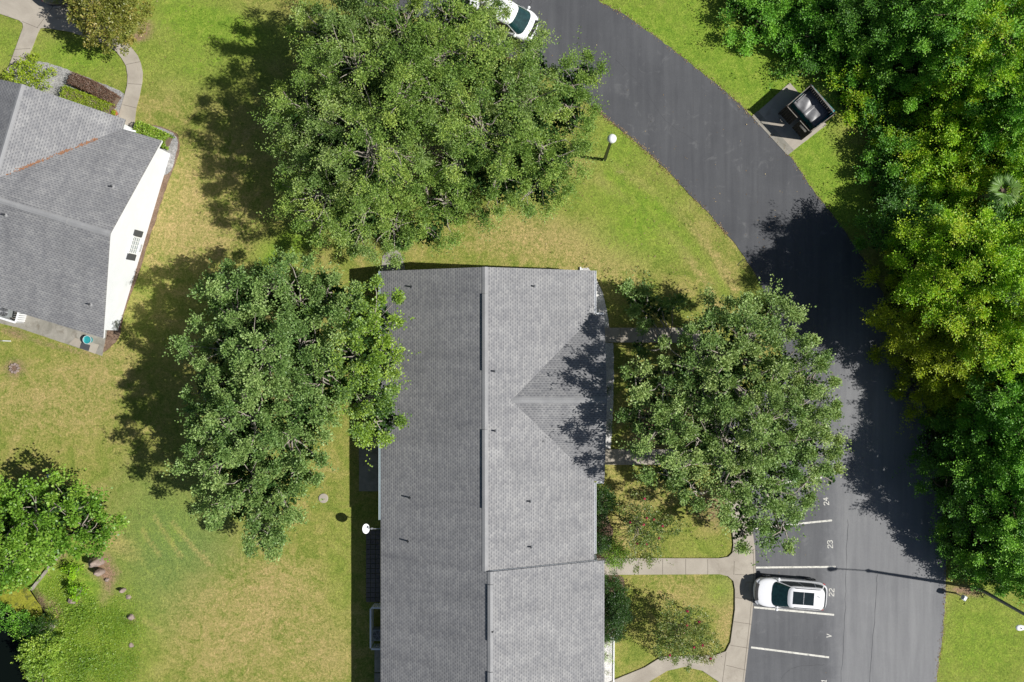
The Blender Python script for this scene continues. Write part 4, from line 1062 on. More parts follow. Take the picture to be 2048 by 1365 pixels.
# pond bank plants
def bank(px, py, lobes, pal, label, seed, name='pond_shrub', leaf=.1):
    blob_plant(name, W(px, py), lobes, pal, label, 'shrub', None, seed, .32, .38, leaf, 8, 12, None, 10, .0)
bank(100, 1298, [(0, 0, .9, 1.0, .7), (.5, .5, .7, .6, .5), (-.5, -.5, .7, .7, .5)], 'elmy', 'yellow-green bush on the bank of the dark pond corner', 46, leaf=.14)
bank(108, 1252, [(0, 0, .7, .7, .5), (-.7, .2, .4, .6, .3)], 'shrub', 'dark green bush at the water edge above the yellow-green bush', 47)
bank(60, 1262, [(0, 0, .0, .8, .4), (-.9, .5, -.2, .7, .3), (-1.7, 1.0, -.3, .7, .3)], 'wood_e', 'blue-green weeds hanging over the black water', 48)
bank(80, 1340, [(0, 0, .3, .7, .4), (.1, -.8, .3, .6, .4)], 'cover', 'low green weeds at the bottom edge of the bank', 49)
bank(153, 1142, [(0, 0, .5, .35, .45), (.2, .2, .9, .2, .3)], 'wood_y', 'small sapling on the pond bank, the upper of two', 50, 'sapling', .12)
bank(162, 1178, [(0, 0, .6, .35, .5), (.1, .1, 1.1, .2, .3)], 'wood_y', 'small sapling on the pond bank, the lower of two', 51, 'sapling', .12)

# ground cover on the bank + scattered tufts (nobody could count it)
def scatter_cover(name, poly, n, pal, label, leaf, h, seed, z0=0.0, cl=.25, soft=.5):
    rng = np.random.default_rng(seed)
    xs = [p[0] for p in poly]; ys = [p[1] for p in poly]
    p = np.stack([rng.uniform(min(xs), max(xs), n * 3), rng.uniform(min(ys), max(ys), n * 3)], 1)
    d = sd_poly(p[:, 0], p[:, 1], poly)
    p3 = np.concatenate([p, np.zeros((len(p), 1))], 1)
    k = (d < -np.abs(rng.normal(0, soft, len(p)))) & (vnoise(p3, 1.3, seed) + rng.normal(0, .4, len(p)) > -.1)
    p = p[k][:n]
    m = 7
    P = np.repeat(p, m, 0) + rng.normal(size=(len(p) * m, 2)) * cl
    sdp = sd_poly(P[:, 0], P[:, 1], POND)
    gz = -1.0 * np.clip((.35 - sdp) / 1.5, 0, 1) - .12 * np.exp(-np.clip(sdp, 0, None) / 1.2)
    pos = np.concatenate([P, (np.maximum(gz, -.5) + z0 + rng.random(len(P)) * h)[:, None]], 1)
    o = leaves(name, pos, rng.normal(size=pos.shape) + np.array([0, 0, .4]), leaf * rng.uniform(.5, 1.3, len(pos)), .5 + rng.normal(0, .2, len(pos)) + .2 * vnoise(pos, .9, seed), LM[pal], None, rng=rng)
    tag(o, label, 'ground cover', kind='stuff')
    global NLEAF
    NLEAF += len(pos)
scatter_cover('ground_cover', wpoly([(140, 1130), (205, 1210), (260, 1165), (290, 1250), (280, 1400), (80, 1400), (100, 1290), (110, 1230), (70, 1190), (110, 1140)]), 9000, 'cover', 'weedy green ground cover on the pond bank', .06, .06, 5, 0, .14, .9)

scatter_cover('pond_weeds', wpoly([(20, 1235), (80, 1225), (130, 1150), (190, 1190), (230, 1230), (240, 1400), (60, 1400), (70, 1300)]), 1500, 'cover', 'darker tufts of weeds along the bank of the pond', .1, .2, 15, 0, .1, .7)
def litter(name, pts2, z, mat, label, size, seed, tintv=.5):
    rng = np.random.default_rng(seed); n = len(pts2)
    pos = np.concatenate([pts2, np.full((n, 1), z)], 1); pos[:, 2] += rng.random(n) * .02
    ax = rng.normal(size=(n, 3)); ax[:, 2] *= .15
    o = leaves(name, pos, ax, size * rng.uniform(.5, 1.4, n), tintv + rng.normal(0, .25, n), mat, None, 1.5, .7, rng)
    tag(o, label, 'leaf litter', kind='stuff')
LM['litter'] = leaf_mat('fallen_leaves', (.1, .06, .03), (.24, .16, .08), (.45, .36, .2), .05, .8, .2)
rg_ = np.random.default_rng(77)
ep = []
for line in (inner[:14], outer):
    P = np.array(smooth_line(wpoly(line), 12))
    k = rg_.integers(0, len(P), 1500); ep.append(P[k] + rg_.normal(0, .09, (1500, 2)))
litter('road_edge_litter', np.concatenate(ep), .018, LM['litter'], 'fallen brown leaves and grit along both edges of the road', .07, 3)
ctr = np.array([W(*p) for p in ((690, 260), (1000, 250), (520, 760), (1440, 820), (1300, 1050), (880, 440), (100, 1060), (230, 60), (1330, 480))])
k = rg_.integers(0, len(ctr), 2600); lp_ = ctr[k] + rg_.normal(0, 4.2, (2600, 2))
lp_ = lp_[(lp_[:, 0] < XW - .3) | (lp_[:, 0] > 4.2) | (lp_[:, 1] > Y0 + .3)]
litter('lawn_litter', lp_, .012, LM['litter'], 'fallen leaves scattered thinly over the lawns under the trees', .075, 4)
# ------------------------------------------------------------ woods along the right side
def wood_tree(px, py, z, r, pal, label, seed, second=None, **kw):
    rng = np.random.default_rng(seed + 3000)
    b = W(px, py, z)
    lobes = [(px, py, z, r * .8)]
    k = 6
    for i in range(k):
        a = i / k * 6.283 + rng.uniform(-.4, .4); rr = r * rng.uniform(.45, .75)
        zz = max(.8, z - rng.uniform(.3, 2.0)); f = 30.6 * 60 / (60 - zz)
        lobes.append((px + math.cos(a) * rr * f / 1.0, py + math.sin(a) * rr * f, zz, r * rng.uniform(.38, .6)))
    args = dict(gap=.5, leaf=.11, wid=.65, clump=.7, gapd=.95, n_leaf=28, flat=1.2, inner=.7, rk=1.0, twigs=8, trunk_r=.14, bark='bark2', zmin=-.1, second=second, fringe=.3, long_=.5)
    args.update(kw)
    if 440 < py < 760 and px < 1900: args.update(gap=.62, inner=.3)
    return tree('woodland_tree', b, lobes, pal, label, 'tree', 'trees of the dense wood along the right edge', seed, **args)
WT = [
 (1545, 0, 6.5, 2.8, 'wood_e', 'dark emerald tree at the wood edge nearest the top grass verge'),
 (1628, 66, 7.2, 2.2, 'wood_d', 'dark green tree above the dumpster pad'),
 (1660, 20, 9.0, 3.0, 'wood_e', 'emerald tree at the top edge, right of the grass verge'),
 (1725, 95, 7.2, 2.4, 'wood_e', 'emerald tree up and right of the dumpster enclosure'),
 (1722, 180, 4.2, 1.5, 'wood_y', 'low bright green tree behind the dumpster enclosure'),
 (1775, 30, 9.6, 3.0, 'wood_d', 'dark green tree at the top edge of the wood'),
 (1790, 160, 6.4, 2.4, 'wood_e', 'blue-green tree with rounded top in the upper wood'),
 (1860, 90, 9.5, 3.0, 'wood_e', 'tall emerald tree in the upper wood'),
 (1930, 20, 10.5, 3.2, 'wood_e', 'tall emerald tree at the top edge near the corner'),
 (2020, 70, 9.4, 3.0, 'wood_y', 'bright green tree in the upper right corner'),
 (1840, 240, 7.6, 2.7, 'wood_y', 'vine-covered yellow-green tree beside the lawn shadow'),
 (1930, 170, 9.0, 2.8, 'wood_y', 'yellow-green tree in the upper middle of the wood'),
 (2010, 200, 9.2, 2.9, 'wood_e', 'deep green tree at the right edge of the upper wood'),
 (1800, 320, 6.2, 2.2, 'wood_e', 'dark-leaved tree at the wood edge facing the dumpster'),
 (1890, 320, 8.6, 2.8, 'wood_y', 'yellow-green tree in the middle wood, level with the dumpster pad'),
 (1970, 290, 9.4, 2.8, 'wood_y', 'bright yellow-green tree just above the palm'),
 (1860, 410, 8.2, 2.7, 'wood_y', 'vine-draped tree where the wood meets the road shadow'),
 (1950, 450, 9.4, 3.0, 'wood_y', 'yellow-green tree left of the palm in the wood'),
 (2040, 480, 9.0, 2.7, 'wood_d', 'dark green tree at the right edge below the palm'),
 (1820, 470, 6.4, 2.2, 'wood_d', 'dark tree leaning out of the wood over the verge'),
 (1880, 530, 8.6, 2.7, 'wood_y', 'yellow-green tree over the darkest part of the road'),
 (1970, 560, 9.6, 3.0, 'wood_y', 'broad yellow-green tree in the middle right of the wood'),
 (1850, 620, 8.8, 2.8, 'wood_o', 'olive-yellow tree leaning over the road shadow'),
 (1930, 650, 9.4, 2.8, 'wood_o', 'tall olive-yellow tree in the middle of the wood'),
 (2030, 650, 9.0, 2.8, 'wood_y', 'yellow-green tree at the right edge of the middle wood'),
 (1870, 735, 8.2, 2.8, 'wood_o', 'golden olive tree reaching farthest out over the asphalt'),
 (1945, 760, 7.8, 2.5, 'wood_o', 'golden green tree above the dark lower wood'),
 (2040, 770, 7.4, 2.4, 'wood_d', 'dark green tree at the right edge below the golden trees'),
 (1930, 880, 6.6, 2.5, 'wood_d', 'dark green tree at the top of the lower wood'),
 (2010, 870, 8.4, 2.9, 'wood_e', 'emerald tree at the right edge of the lower wood'),
 (1950, 970, 6.8, 2.5, 'wood_d', 'dark green tree at the middle of the lower wood edge'),
 (2030, 980, 8.0, 2.9, 'wood_e', 'deep green tree at the right edge level with bay 24'),
 (1950, 1060, 6.4, 2.4, 'wood_d', 'dark green tree of the lower wood beside the road'),
 (2020, 1090, 7.4, 2.6, 'wood_e', 'emerald tree of the lower wood above the street light'),
 (2100, 1000, 9.0, 3.0, 'wood_e', 'emerald tree cut by the right edge of the photo beside bay 24'),
 (2110, 850, 9.5, 3.0, 'wood_e', 'emerald tree cut by the right edge of the photo below the golden trees'),
 (2100, 350, 9.0, 2.6, 'wood_y', 'yellow-green tree cut by the right edge beside the palm'),
 (2110, 580, 9.5, 3.0, 'wood_y', 'yellow-green tree cut by the right edge in the middle wood'),
 (2110, 150, 9.5, 3.0, 'wood_e', 'emerald tree cut by the right edge in the upper corner'),
 (2110, 1120, 7.5, 2.6, 'wood_e', 'emerald tree cut by the right edge above the street light'),
]
# the wood's margin climbs from low scrub at the verge to full-grown trees further in
EDGE = [(-200, 1420), (0, 1440), (60, 1500), (100, 1560), (150, 1610), (200, 1680), (320, 1690), (350, 1640), (370, 1560), (400, 1515), (540, 1515), (590, 1560), (625, 1630), (660, 1660), (700, 1690), (745, 1740), (790, 1735), (830, 1700), (950, 1705), (1000, 1755), (1060, 1790), (1130, 1850), (1165, 1900), (1300, 1960)]
def margin_height(px, py, z, r):
    for _ in range(3):
        y = py - 5 * z
        lim = max(float(np.interp(y + k, [e[0] for e in EDGE], [e[1] for e in EDGE])) for k in (-34 * r, -17 * r, 0))
        zz = (px - r * 38 - lim) / 64.0 if y - 34 * r < 350 else (px - r * 38 - lim) / 41.0
        z = max(1.2, min(z if y - 34 * r > 350 else 5.5 + .15 * z, zz))
    return z
SEC = {'wood_e': 'wood_m', 'wood_y': 'wood_l', 'wood_o': 'wood_l', 'wood_d': 'wood_e'}
for i, (px, py, z, r, pal, lab) in enumerate(WT):
    z = margin_height(px, py, z, r)
    wood_tree(px, py, z, r, pal, lab, 40 + i, SEC[pal])
scatter_cover('undergrowth', [(x, y) for x, y in WOODS], 30000, 'wood_d', 'dense undergrowth filling the floor of the wood', .24, 1.3, 9, 0, .35)

def palm(px, py, z, label, r=1.3, seed=0):
    rng = random.Random(seed); b = W(px, py, z)
    root = empty('palm_tree', (b[0], b[1], 0), 0, label, 'palm tree')
    mb = MB(); mb.tube([(0, 0, -.1), (.1, .05, z * .5), (0, 0, z)], [.2, .16, .15], 8); mb.build('trunk', M['bark2'], root)
    for k in range(12):
        a = k * 2.4 + rng.uniform(-.2, .2); el = rng.uniform(-.1, .9)
        d = Vector((math.cos(a) * math.cos(el), math.sin(a) * math.cos(el), math.sin(el)))
        c = Vector((0, 0, z)) + d * r * .35; s = d.cross(Vector((0, 0, 1))).normalized(); u = s.cross(d)
        pos = []; ax = []; 
        for j in range(22):
            t = (j / 21 - .5) * 3.4
            v = d * math.cos(t) + s * math.sin(t) - u * .15 + Vector((0, 0, -.1))
            pos.append(tuple(c)); ax.append(tuple(v))
        pos = np.array(pos); ax = np.array(ax)
        leaves('frond', pos, ax, np.full(len(pos), r * .62) * np.random.default_rng(k).uniform(.8, 1.1, len(pos)), np.full(len(pos), .45 + rng.uniform(-.2, .4)), LM['palm'], root, .8, .09)
        st = MB(); st.tube([(0, 0, z - .1), tuple(c)], [.03, .015], 4); st.build('frond_stalk', M['bark2'], root)
    return root
palm(2008, 382, 6.3, 'fan palm with pale stiff fronds showing among the trees near the right edge', 1.1, 1)
palm(2046, 590, 9.0, 'fan palm half cut off by the right edge of the photo', 1.2, 2)
palm(806, 488, 1.0, 'low fan palm by the splash patch at the top gable of the long house', .8, 3)

# ------------------------------------------------------------ vehicles
def superring(a, b, cx, n_exp, ths):
    out = []
    for t in ths:
        c, s = math.cos(t), math.sin(t)
        out.append((cx + a * math.copysign(abs(c) ** (2 / n_exp), c), b * math.copysign(abs(s) ** (2 / n_exp), s)))
    return out

def make_car(name, loc, rz, label, paint, cat='car', L_=4.6, Wd=1.88, H=1.66, hood=1.25, ws=.85, rear_in=.42, sunroof=True, rails=True, group=None):
    root = empty(name, loc, rz, label, cat, group)
    hl, hw = L_ / 2, Wd / 2
    belt = H * .6
    xw0 = hl - hood                 # windscreen foot
    # lower body
    def halfw(x):
        t = abs(x) / hl
        f = 1 - (.30 if x > 0 else .20) * max(0, (t - .55) / .45) ** 2.6
        return hw * f
    def ztop(x):
        if x > xw0: 
            t = (x - xw0) / hood
            return belt - .02 - .16 * t ** 1.6 - .42 * max(0, (t - .86) / .14) ** 1.8
        if x < -hl + .25: return belt - .03 - .35 * ((-hl + .25 - x) / .25) ** 2
        return belt
    def nose(x, q):                 # outline is bowed: corners sit further back than the centre
        e = x / hl
        return x - (.20 if x > 0 else -.12) * (abs(e) ** 6) * q * q
    xs = [-hl, -hl + .04, -hl + .12, -hl + .25, -hl + .5, -hl * .6, -hl * .3, 0, hl * .25, xw0 - .1, xw0 + .1, xw0 + hood * .35, xw0 + hood * .6, xw0 + hood * .78, xw0 + hood * .88, xw0 + hood * .94, hl - .015]
    vs = []; 
    for x in xs:
        wv = halfw(x); z = ztop(x)
        prof = [(0, z + .05), (.45, z + .045), (.78, z + .02), (.93, z - .02), (1.0, z - .13), (1.01, z * .72), (.985, .42), (.97, .24), (.7, .19), (0, .19)]
        ring = [(q, zz) for q, zz in prof] + [(-q, zz) for q, zz in prof[-2:0:-1]]
        for q, zz in ring:
            vs.append((nose(x, q), q * wv, max(.19, zz)))
    k = 18; fs = []
    for i in range(len(xs) - 1):
        for j in range(k):
            a = i * k + j; b2 = i * k + (j + 1) % k
            fs.append((a, a + k, b2 + k, b2))
    fs.append(tuple(range(k))); fs.append(tuple(range((len(xs) - 1) * k, len(xs) * k))[::-1])
    body = pymesh('body', vs, fs, paint, root, True)
    md = body.modifiers.new('sub', 'SUBSURF'); md.levels = 1; md.render_levels = 2
    # cabin
    xr0 = -hl + .1
    ab, bb_ = (xw0 - xr0) / 2 + .1, hw * .93
    cb = (xw0 + xr0) / 2 + .05
    xt1 = xw0 - ws; xt0 = -hl + rear_in
    at_, bt = (xt1 - xt0) / 2, hw * .72
    ct = (xt1 + xt0) / 2
    NE = 6.0
    def cab(th, t, off=0.0):
        c, s = math.cos(th), math.sin(th)
        ex = math.copysign(abs(c) ** (2 / NE), c); ey = math.copysign(abs(s) ** (2 / NE), s)
        a = ab + (at_ - ab) * t; b_ = bb_ + (bt - bb_) * t ** 1.25; cx = cb + (ct - cb) * t
        x = cx + a * ex + (.13 * (1 - t * .4) if ex > 0 else -.04) * (1 - ey * ey) - (.0)
        z = belt - .04 + (H - .07 - belt + .04) * t
        return Vector((x + off * ex, b_ * ey + off * ey, z + off * .8))
    nth = 72; ths = [2 * math.pi * i / nth for i in range(nth)]
    vs = []; fs = []; T = [0, .25, .5, .75, .92, 1.0]
    for t in T:
        for th in ths: vs.append(cab(th, t))
    for sc, zz in ((.93, .045), (.75, .06), (.4, .068)):
        for th in ths:
            p = cab(th, 1.0); vs.append(Vector((ct + (p.x - ct) * sc, p.y * sc, H - .07 + zz)))
    rows = len(T) + 3
    for i in range(rows - 1):
        for j in range(nth):
            a = i * nth + j; b2 = i * nth + (j + 1) % nth
            fs.append((a, b2, b2 + nth, a + nth))
    fs.append(tuple(range((rows - 1) * nth, rows * nth)))
    pymesh('cabin', vs, fs, paint, root, True)
    def patch(nm, th0, th1, t0, t1, mat, nt_=14, off=.012, taper=0.0, parent=root):
        vs = []; fs = []
        for i in range(5):
            t = t0 + (t1 - t0) * i / 4
            for j in range(nt_ + 1):
                th = th0 + (th1 - th0) * j / nt_
                vs.append(cab(th, t, off))
        for i in range(4):
            for j in range(nt_):
                a = i * (nt_ + 1) + j; fs.append((a, a + 1, a + nt_ + 2, a + nt_ + 1))
        return pymesh(nm, vs, fs, mat, parent, True)
    patch('windscreen', -R(44), R(44), .1, .93, M['glassw'])
    patch('rear_window', R(180 - 40), R(180 + 40), .35, .9, M['glassd'])
    for s in (1, -1):
        for xa, xb, ta, tb in ((.84, .16, .2, .86), (.12, -.48, .2, .86), (-.53, -.86, .3, .84)):
            th = lambda x: s * math.acos(math.copysign(abs(x) ** (NE / 2), x))
            vs2 = []; fs2 = []
            for i2 in range(5):
                for j2 in range(15):
                    vs2.append(cab(th(xa + (xb - xa) * j2 / 14), ta + (tb - ta) * i2 / 4, .012))
            for i2 in range(4):
                for j2 in range(14):
                    a = i2 * 15 + j2; fs2.append((a, a + 1, a + 16, a + 15))
            pymesh('side_window', vs2, fs2, M['glassd'], root, True)
        mb = MB(); q = cab(s * R(46), .12)
        mb.beam((q.x - .1, q.y - s * .02, q.z), (q.x - .06, q.y + s * .16, q.z + .04), .05, .04)
        mb.lathe((q.x - .06, q.y + s * .2, q.z - .02), [(.03, 0), (.085, .03), (.1, .09), (.08, .14), (.03, .16)], 10)
        mi = mb.build('mirror', paint, root, True); 
        # lamps
        hx = hl - .30
        mb = MB()
        mb.box((hl - .26, s * hw * .72, belt - .235), (.26, .2, .07), -s * .75)
        mb.build('headlight', M['silver'], root)
        mb = MB(); mb.box((-hl + .22, s * hw * .87, belt - .15), (.13, .05, .08), s * .3); mb.build('tail_light', M['red'], root)
        if rails:
            mb = MB(); mb.tube([(xt1 - .25, s * bt * .9, H - .02), (xt1 - .35, s * bt * .9, H + .02), (xt0 + .35, s * bt * .9, H + .02), (xt0 + .22, s * bt * .9, H - .02)], .018, 6); mb.build('roof_rail', M['dark'], root)
    # grille
    mb = MB(); pts = []
    for j in range(15):
        q = -1 + 2 * j / 14; x = nose(hl - .13, q * .72) - .02; y = q * .72 * halfw(hl - .13)
        pts.append((x, y, ztop(hl - .13) + .048 + .035 - .02 * abs(q)))
    for a, b2 in zip(pts[:-1], pts[1:]): mb.beam(a, b2, .18, .09)
    mb.build('grille', M['black'], root)
    mb = MB(); mb.box((-hl - .02, 0, .45), (.06, .5, .13)); mb.build('number_plate', M['silver'], root)
    if sunroof:
        for x0, x1 in ((xt1 - .82, xt1 - .16), (xt1 - 1.46, xt1 - .84)):
            mb = MB(); mb.box(((x0 + x1) / 2, 0, H - .012), (x1 - x0, bt * 1.18, .03)); mb.build('sunroof', M['glassd'], root)
        mb = MB(); mb.beam((xt0 + .42, -.18, H + .0), (xt0 + .28, -.18, H + .06), .03, .03); mb.build('antenna', M['dark'], root)
    for sx in (hl * .62, -hl * .58):
        for s in (1, -1):
            mb = MB(); n = 20
            base = (sx, s * (hw - .1), .36)
            ring = []
            for (rad, y) in ((.02, .115), (.22, .11), (.25, .13), (.34, .13), (.36, .09), (.36, -.1)):
                for kx in range(n):
                    t = 2 * math.pi * kx / n; mb.v.append((base[0] + rad * math.cos(t), base[1] + s * y, base[2] + rad * math.sin(t)))
            for i in range(5):
                for kx in range(n):
                    a = i * n + kx; b2 = i * n + (kx + 1) % n; mb.f.append((a, b2, b2 + n, a + n))
            wo = mb.build('wheel', M['black'], root)
            mb = MB()
            for kx in range(5):
                t = 2 * math.pi * kx / 5; mb.beam((base[0], base[1] + s * .125, base[2]), (base[0] + .23 * math.cos(t), base[1] + s * .125, base[2] + .23 * math.sin(t)), .05, .02)
            mb.build('rim', M['silver'], wo)
    mb = MB()
    for y in (-.35, .25): mb.beam((xw0 - .02, y, belt + .06), (xw0 - .14, y + .5, belt + .12), .02, .015)
    mb.build('wiper', M['black'], root)
    return root
M['glassw'] = plain('tinted_windscreen', (.01, .035, .035), .06, var=.5, spec=.8, scale=5)
c = W(1581, 1189.5, .9)
make_car('parked_car', (c[0], c[1], .012), math.pi - R(4.0), 'white car with dark glass sunroof parked in bay 22', M['carpaint'])
c = W(1003, 26, 1.0)
make_car('parked_van', (c[0], c[1], .012), -R(27), 'white van with green-tinted windscreen half hidden under the tree at the top edge', M['vanpaint'], 'van', L_=5.0, Wd=1.98, H=1.85, hood=.8, ws=.8, sunroof=False, rails=False)
c = W(112, -62, 1.0)
make_car('parked_car', (c[0], c[1], .06), R(86), 'dark blue car just poking into the photo at the top left corner', M['bluepaint'], rails=False, sunroof=False)

# ------------------------------------------------------------ dumpster enclosure
mb = MB(); mb.prism(rag(wpoly([(1579.6, 166), (1653, 250), (1575, 311), (1504, 234)]), .01), -.1, .03)
pad = mb.build('dumpster_pad', M['concrete']); tag(pad, kind='structure')
mb = MB(); mb.prism(wpoly([(1515, 222), (1504, 234), (1575, 311), (1588, 301)], .03), .0305, .034); mb.build('worn_edge', M['slab'], pad)
F = [Vector((*W(*p, 2.0), 0)) for p in ((1574.3, 212.5), (1621.8, 171), (1669, 228.4), (1621, 264.6))]  # W, N, E, S corners
fc = sum(F, Vector()) / 4
enc = empty('dumpster_enclosure', (fc.x, fc.y, 0), 0, 'dark board enclosure with closed gates standing on the concrete pad by the road', 'enclosure')
def fence_run(a, b, parent, nm, h=2.0, z0=.12):
    a = a - fc; b = b - fc; Ls = (b - a).length; d = (b - a) / Ls
    mb = MB(); n = int(Ls / .14)
    for i in range(n):
        p = a + d * (i + .5) * Ls / n
        mb.box((p.x, p.y, (h + z0) / 2), (Ls / n - .008, .03, h - z0 - .03 * (i % 2)), math.atan2(d.y, d.x))
    mb.build(nm, M['wood'], parent)
    mb = MB(); mb.beam((a.x, a.y, h + .02), (b.x, b.y, h + .02), .045, .03); mb.build('cap_rail', M['woodcap'], parent)
fence_run(F[0], F[1], enc, 'board_panel'); fence_run(F[1], F[2], enc, 'board_panel'); fence_run(F[2], F[3], enc, 'board_panel')
mid = F[0].lerp(F[3], .5); gdir = (F[3] - F[0]).normalized()
fence_run(F[0], mid - gdir * .12, enc, 'gate', 1.95); fence_run(mid + gdir * .12, F[3], enc, 'gate', 1.95)
for p in F:
    mb = MB(); mb.box((p.x - fc.x, p.y - fc.y, 1.02), (.11, .11, 2.1), math.atan2(gdir.y, gdir.x)); mb.build('post', M['wood'], enc)
gn = Vector((gdir.y, -gdir.x, 0)); 
if gn.dot(F[0] - F[1]) < 0: gn = -gn
p = mid + gdir * .62 + gn * .03 - fc
mb = MB(); mb.box((p.x, p.y, 1.55), (.55, .015, .35), math.atan2(gdir.y, gdir.x)); mb.build('plate', M['silver'], enc)
p = F[0] + gdir * .2 + gn * .5 - fc
mb = MB(); mb.tube([(p.x, p.y, 1.0), (p.x + .1, p.y - .25, 1.1), (p.x + .35, p.y - .4, 1.0)], .02, 6); mb.build('latch', M['woodcap'], enc)
dc = W(1627, 213, 1.3)
dum = empty('dumpster', (dc[0], dc[1], .03), math.atan2(gdir.y, gdir.x), 'teal steel dumpster with dusty black lids inside the board enclosure', 'dumpster')
# local x along the gate direction, y towards the back
def trap(mb, x0, x1, y0, y1, z0, z1, ins=.12):
    vs = [(x0 + ins, y0 + ins, z0), (x1 - ins, y0 + ins, z0), (x1 - ins, y1 - ins, z0), (x0 + ins, y1 - ins, z0), (x0, y0, z1), (x1, y0, z1), (x1, y1, z1), (x0, y1, z1)]
    mb.add(vs, [(3, 2, 1, 0), (0, 1, 5, 4), (1, 2, 6, 5), (2, 3, 7, 6), (3, 0, 4, 7), (4, 5, 6, 7)])
mb = MB(); trap(mb, -1.06, 1.06, -.72, .74, .15, 1.25, .08); mb.build('bin', M['teal'], dum)
mb = MB()
for x in (-1.08, 1.08): mb.box((x, 0, .85), (.1, .8, .14)); mb.box((x, 0, 1.27), (.06, 1.52, .06))
mb.box((0, .77, 1.27), (2.2, .06, .06)); mb.box((0, -.75, 1.27), (2.2, .06, .06)); mb.build('rim_bar', M['teal'], dum)
for s in (-1, 1):
    vs = []; fs = []; nx_, ny_ = 14, 12
    for i in range(nx_ + 1):
        for j in range(ny_ + 1):
            x = s * .5 + (i / nx_ - .5) * .97; y = (j / ny_ - .5) * 1.62 - .03
            e = abs(i / nx_ - .5) * 2
            z = 1.33 + .09 * math.sin(j / ny_ * 3.14) * (.6 + .4 * math.cos(e * 3.1)) + (.07 if e > .86 else 0) + .025 * math.sin(x * 9 + y * 5) - .05 * math.exp(-((x - s * .4) ** 2 + (y + .1) ** 2) * 9)
            vs.append((x, y, z))
    for i in range(nx_):
        for j in range(ny_):
            a = i * (ny_ + 1) + j; fs.append((a, a + ny_ + 1, a + ny_ + 2, a + 1))
    o = pymesh('lid', vs, fs, M['lid'], dum, True); md = o.modifiers.new('sol', 'SOLIDIFY'); md.thickness = .03
    mb = MB(); mb.beam((s * .95 - s * .08, -.62, 1.42), (s * .95 - s * .08, .62, 1.42), .07, .05); mb.build('lid_rib', M['lid'], dum)

# ------------------------------------------------------------ lamps and posts
b = W(1209, 320)
lp = empty('globe_lamp', (b[0], b[1], 0), 0, 'white globe lamp on a dark square post in the grass beside the road', 'lamp post')
mb = MB()
def sq(z, r): return [(-r, -r, z), (r, -r, z), (r, r, z), (-r, r, z)]
mb.add(sq(0, .09) + sq(5.9, .065), [(3, 2, 1, 0), (4, 5, 6, 7), (0, 1, 5, 4), (1, 2, 6, 5), (2, 3, 7, 6), (3, 0, 4, 7)]); mb.build('post', M['dark'], lp)
mb = MB(); mb.lathe((0, 0, 5.9), [(.1, 0), (.13, .05), (.1, .1)], 14); mb.build('collar', M['dark'], lp)
mb = MB(); mb.lathe((0, 0, 6.25), [(.08, -.262)] + [(.275 * math.sin(t), -.275 * math.cos(t)) for t in [i * math.pi / 16 for i in range(2, 16)]] + [(.001, .275)], 28)
mb.build('globe', M['globe'], lp, True)

b = P3(1955, 1176, 0)
hd = P3(2045, 1256, 8.2)
sl2 = empty('street_light', (b.x, b.y, 0), 0, 'tall grey street light whose pole and white head lean out of the lower right edge', 'street light')
mb = MB(); mb.tube([(0, 0, -.1), (0, 0, 3.5), (0, 0, 7.4)], [.12, .1, .085], 10); mb.build('pole', M['poleg'] if 'poleg' in M else M['bark'], sl2)
hx, hy = hd.x - b.x, hd.y - b.y
mb = MB(); mb.tube([(0, 0, 7.25), (hx * .3, hy * .3, 7.75), (hx * .7, hy * .7, 8.15), (hx * .9, hy * .9, 8.2)], .035, 6); mb.build('arm', M['silver'], sl2)
mb = MB(); mb.lathe((0, 0, 7.2), [(.11, 0), (.13, .1), (.06, .2)], 10); mb.build('cap', M['dark'], sl2)
mb = MB(); vs = []; n = 16
prof = [(-.1, .04), (.0, .09), (.15, .13), (.32, .17), (.46, .16), (.54, .11), (.58, .03)]
d = Vector((hx, hy, 0)).normalized(); s_ = Vector((-d.y, d.x, 0))
base = 0
for t, r in prof:
    for kx in range(n):
        a = 2 * math.pi * kx / n; q = Vector((hx * .85, hy * .85, 8.2)) + d * t + s_ * (r * math.cos(a)) + Vector((0, 0, 1)) * (r * .45 * math.sin(a))
        mb.v.append(tuple(q))
for i in range(len(prof) - 1):
    for kx in range(n):
        a = i * n + kx; b2 = i * n + (kx + 1) % n; mb.f.append((a, b2, b2 + n, a + n))
mb.f.append(tuple(range(n))); mb.f.append(tuple(range((len(prof) - 1) * n, len(prof) * n)))
mb.build('lamp_head', M['globe'], sl2, True)
q = Vector((hx * .85, hy * .85, 8.26)) + d * .3
mb = MB(); mb.lathe(tuple(q), [(.035, 0), (.035, .05), (.02, .07)], 10); mb.build('light_sensor', M['dark'], sl2)

b = W(1913, 1187)
ub = empty('post_box', (b[0], b[1], 0), R(-30), 'small pale box with white cap on a short post beside the road edge', 'utility box')
mb = MB(); mb.box((0, 0, .45), (.08, .08, .9)); mb.build('post', M['silver'], ub)
mb = MB(); mb.box((0, 0, 1.05), (.2, .3, .3)); mb.build('box', M['boxblue'] if 'boxblue' in M else M['gutter'], ub)
mb = MB(); mb.box((0, 0, 1.23), (.16, .2, .05)); mb.build('cap', M['trim'], ub)

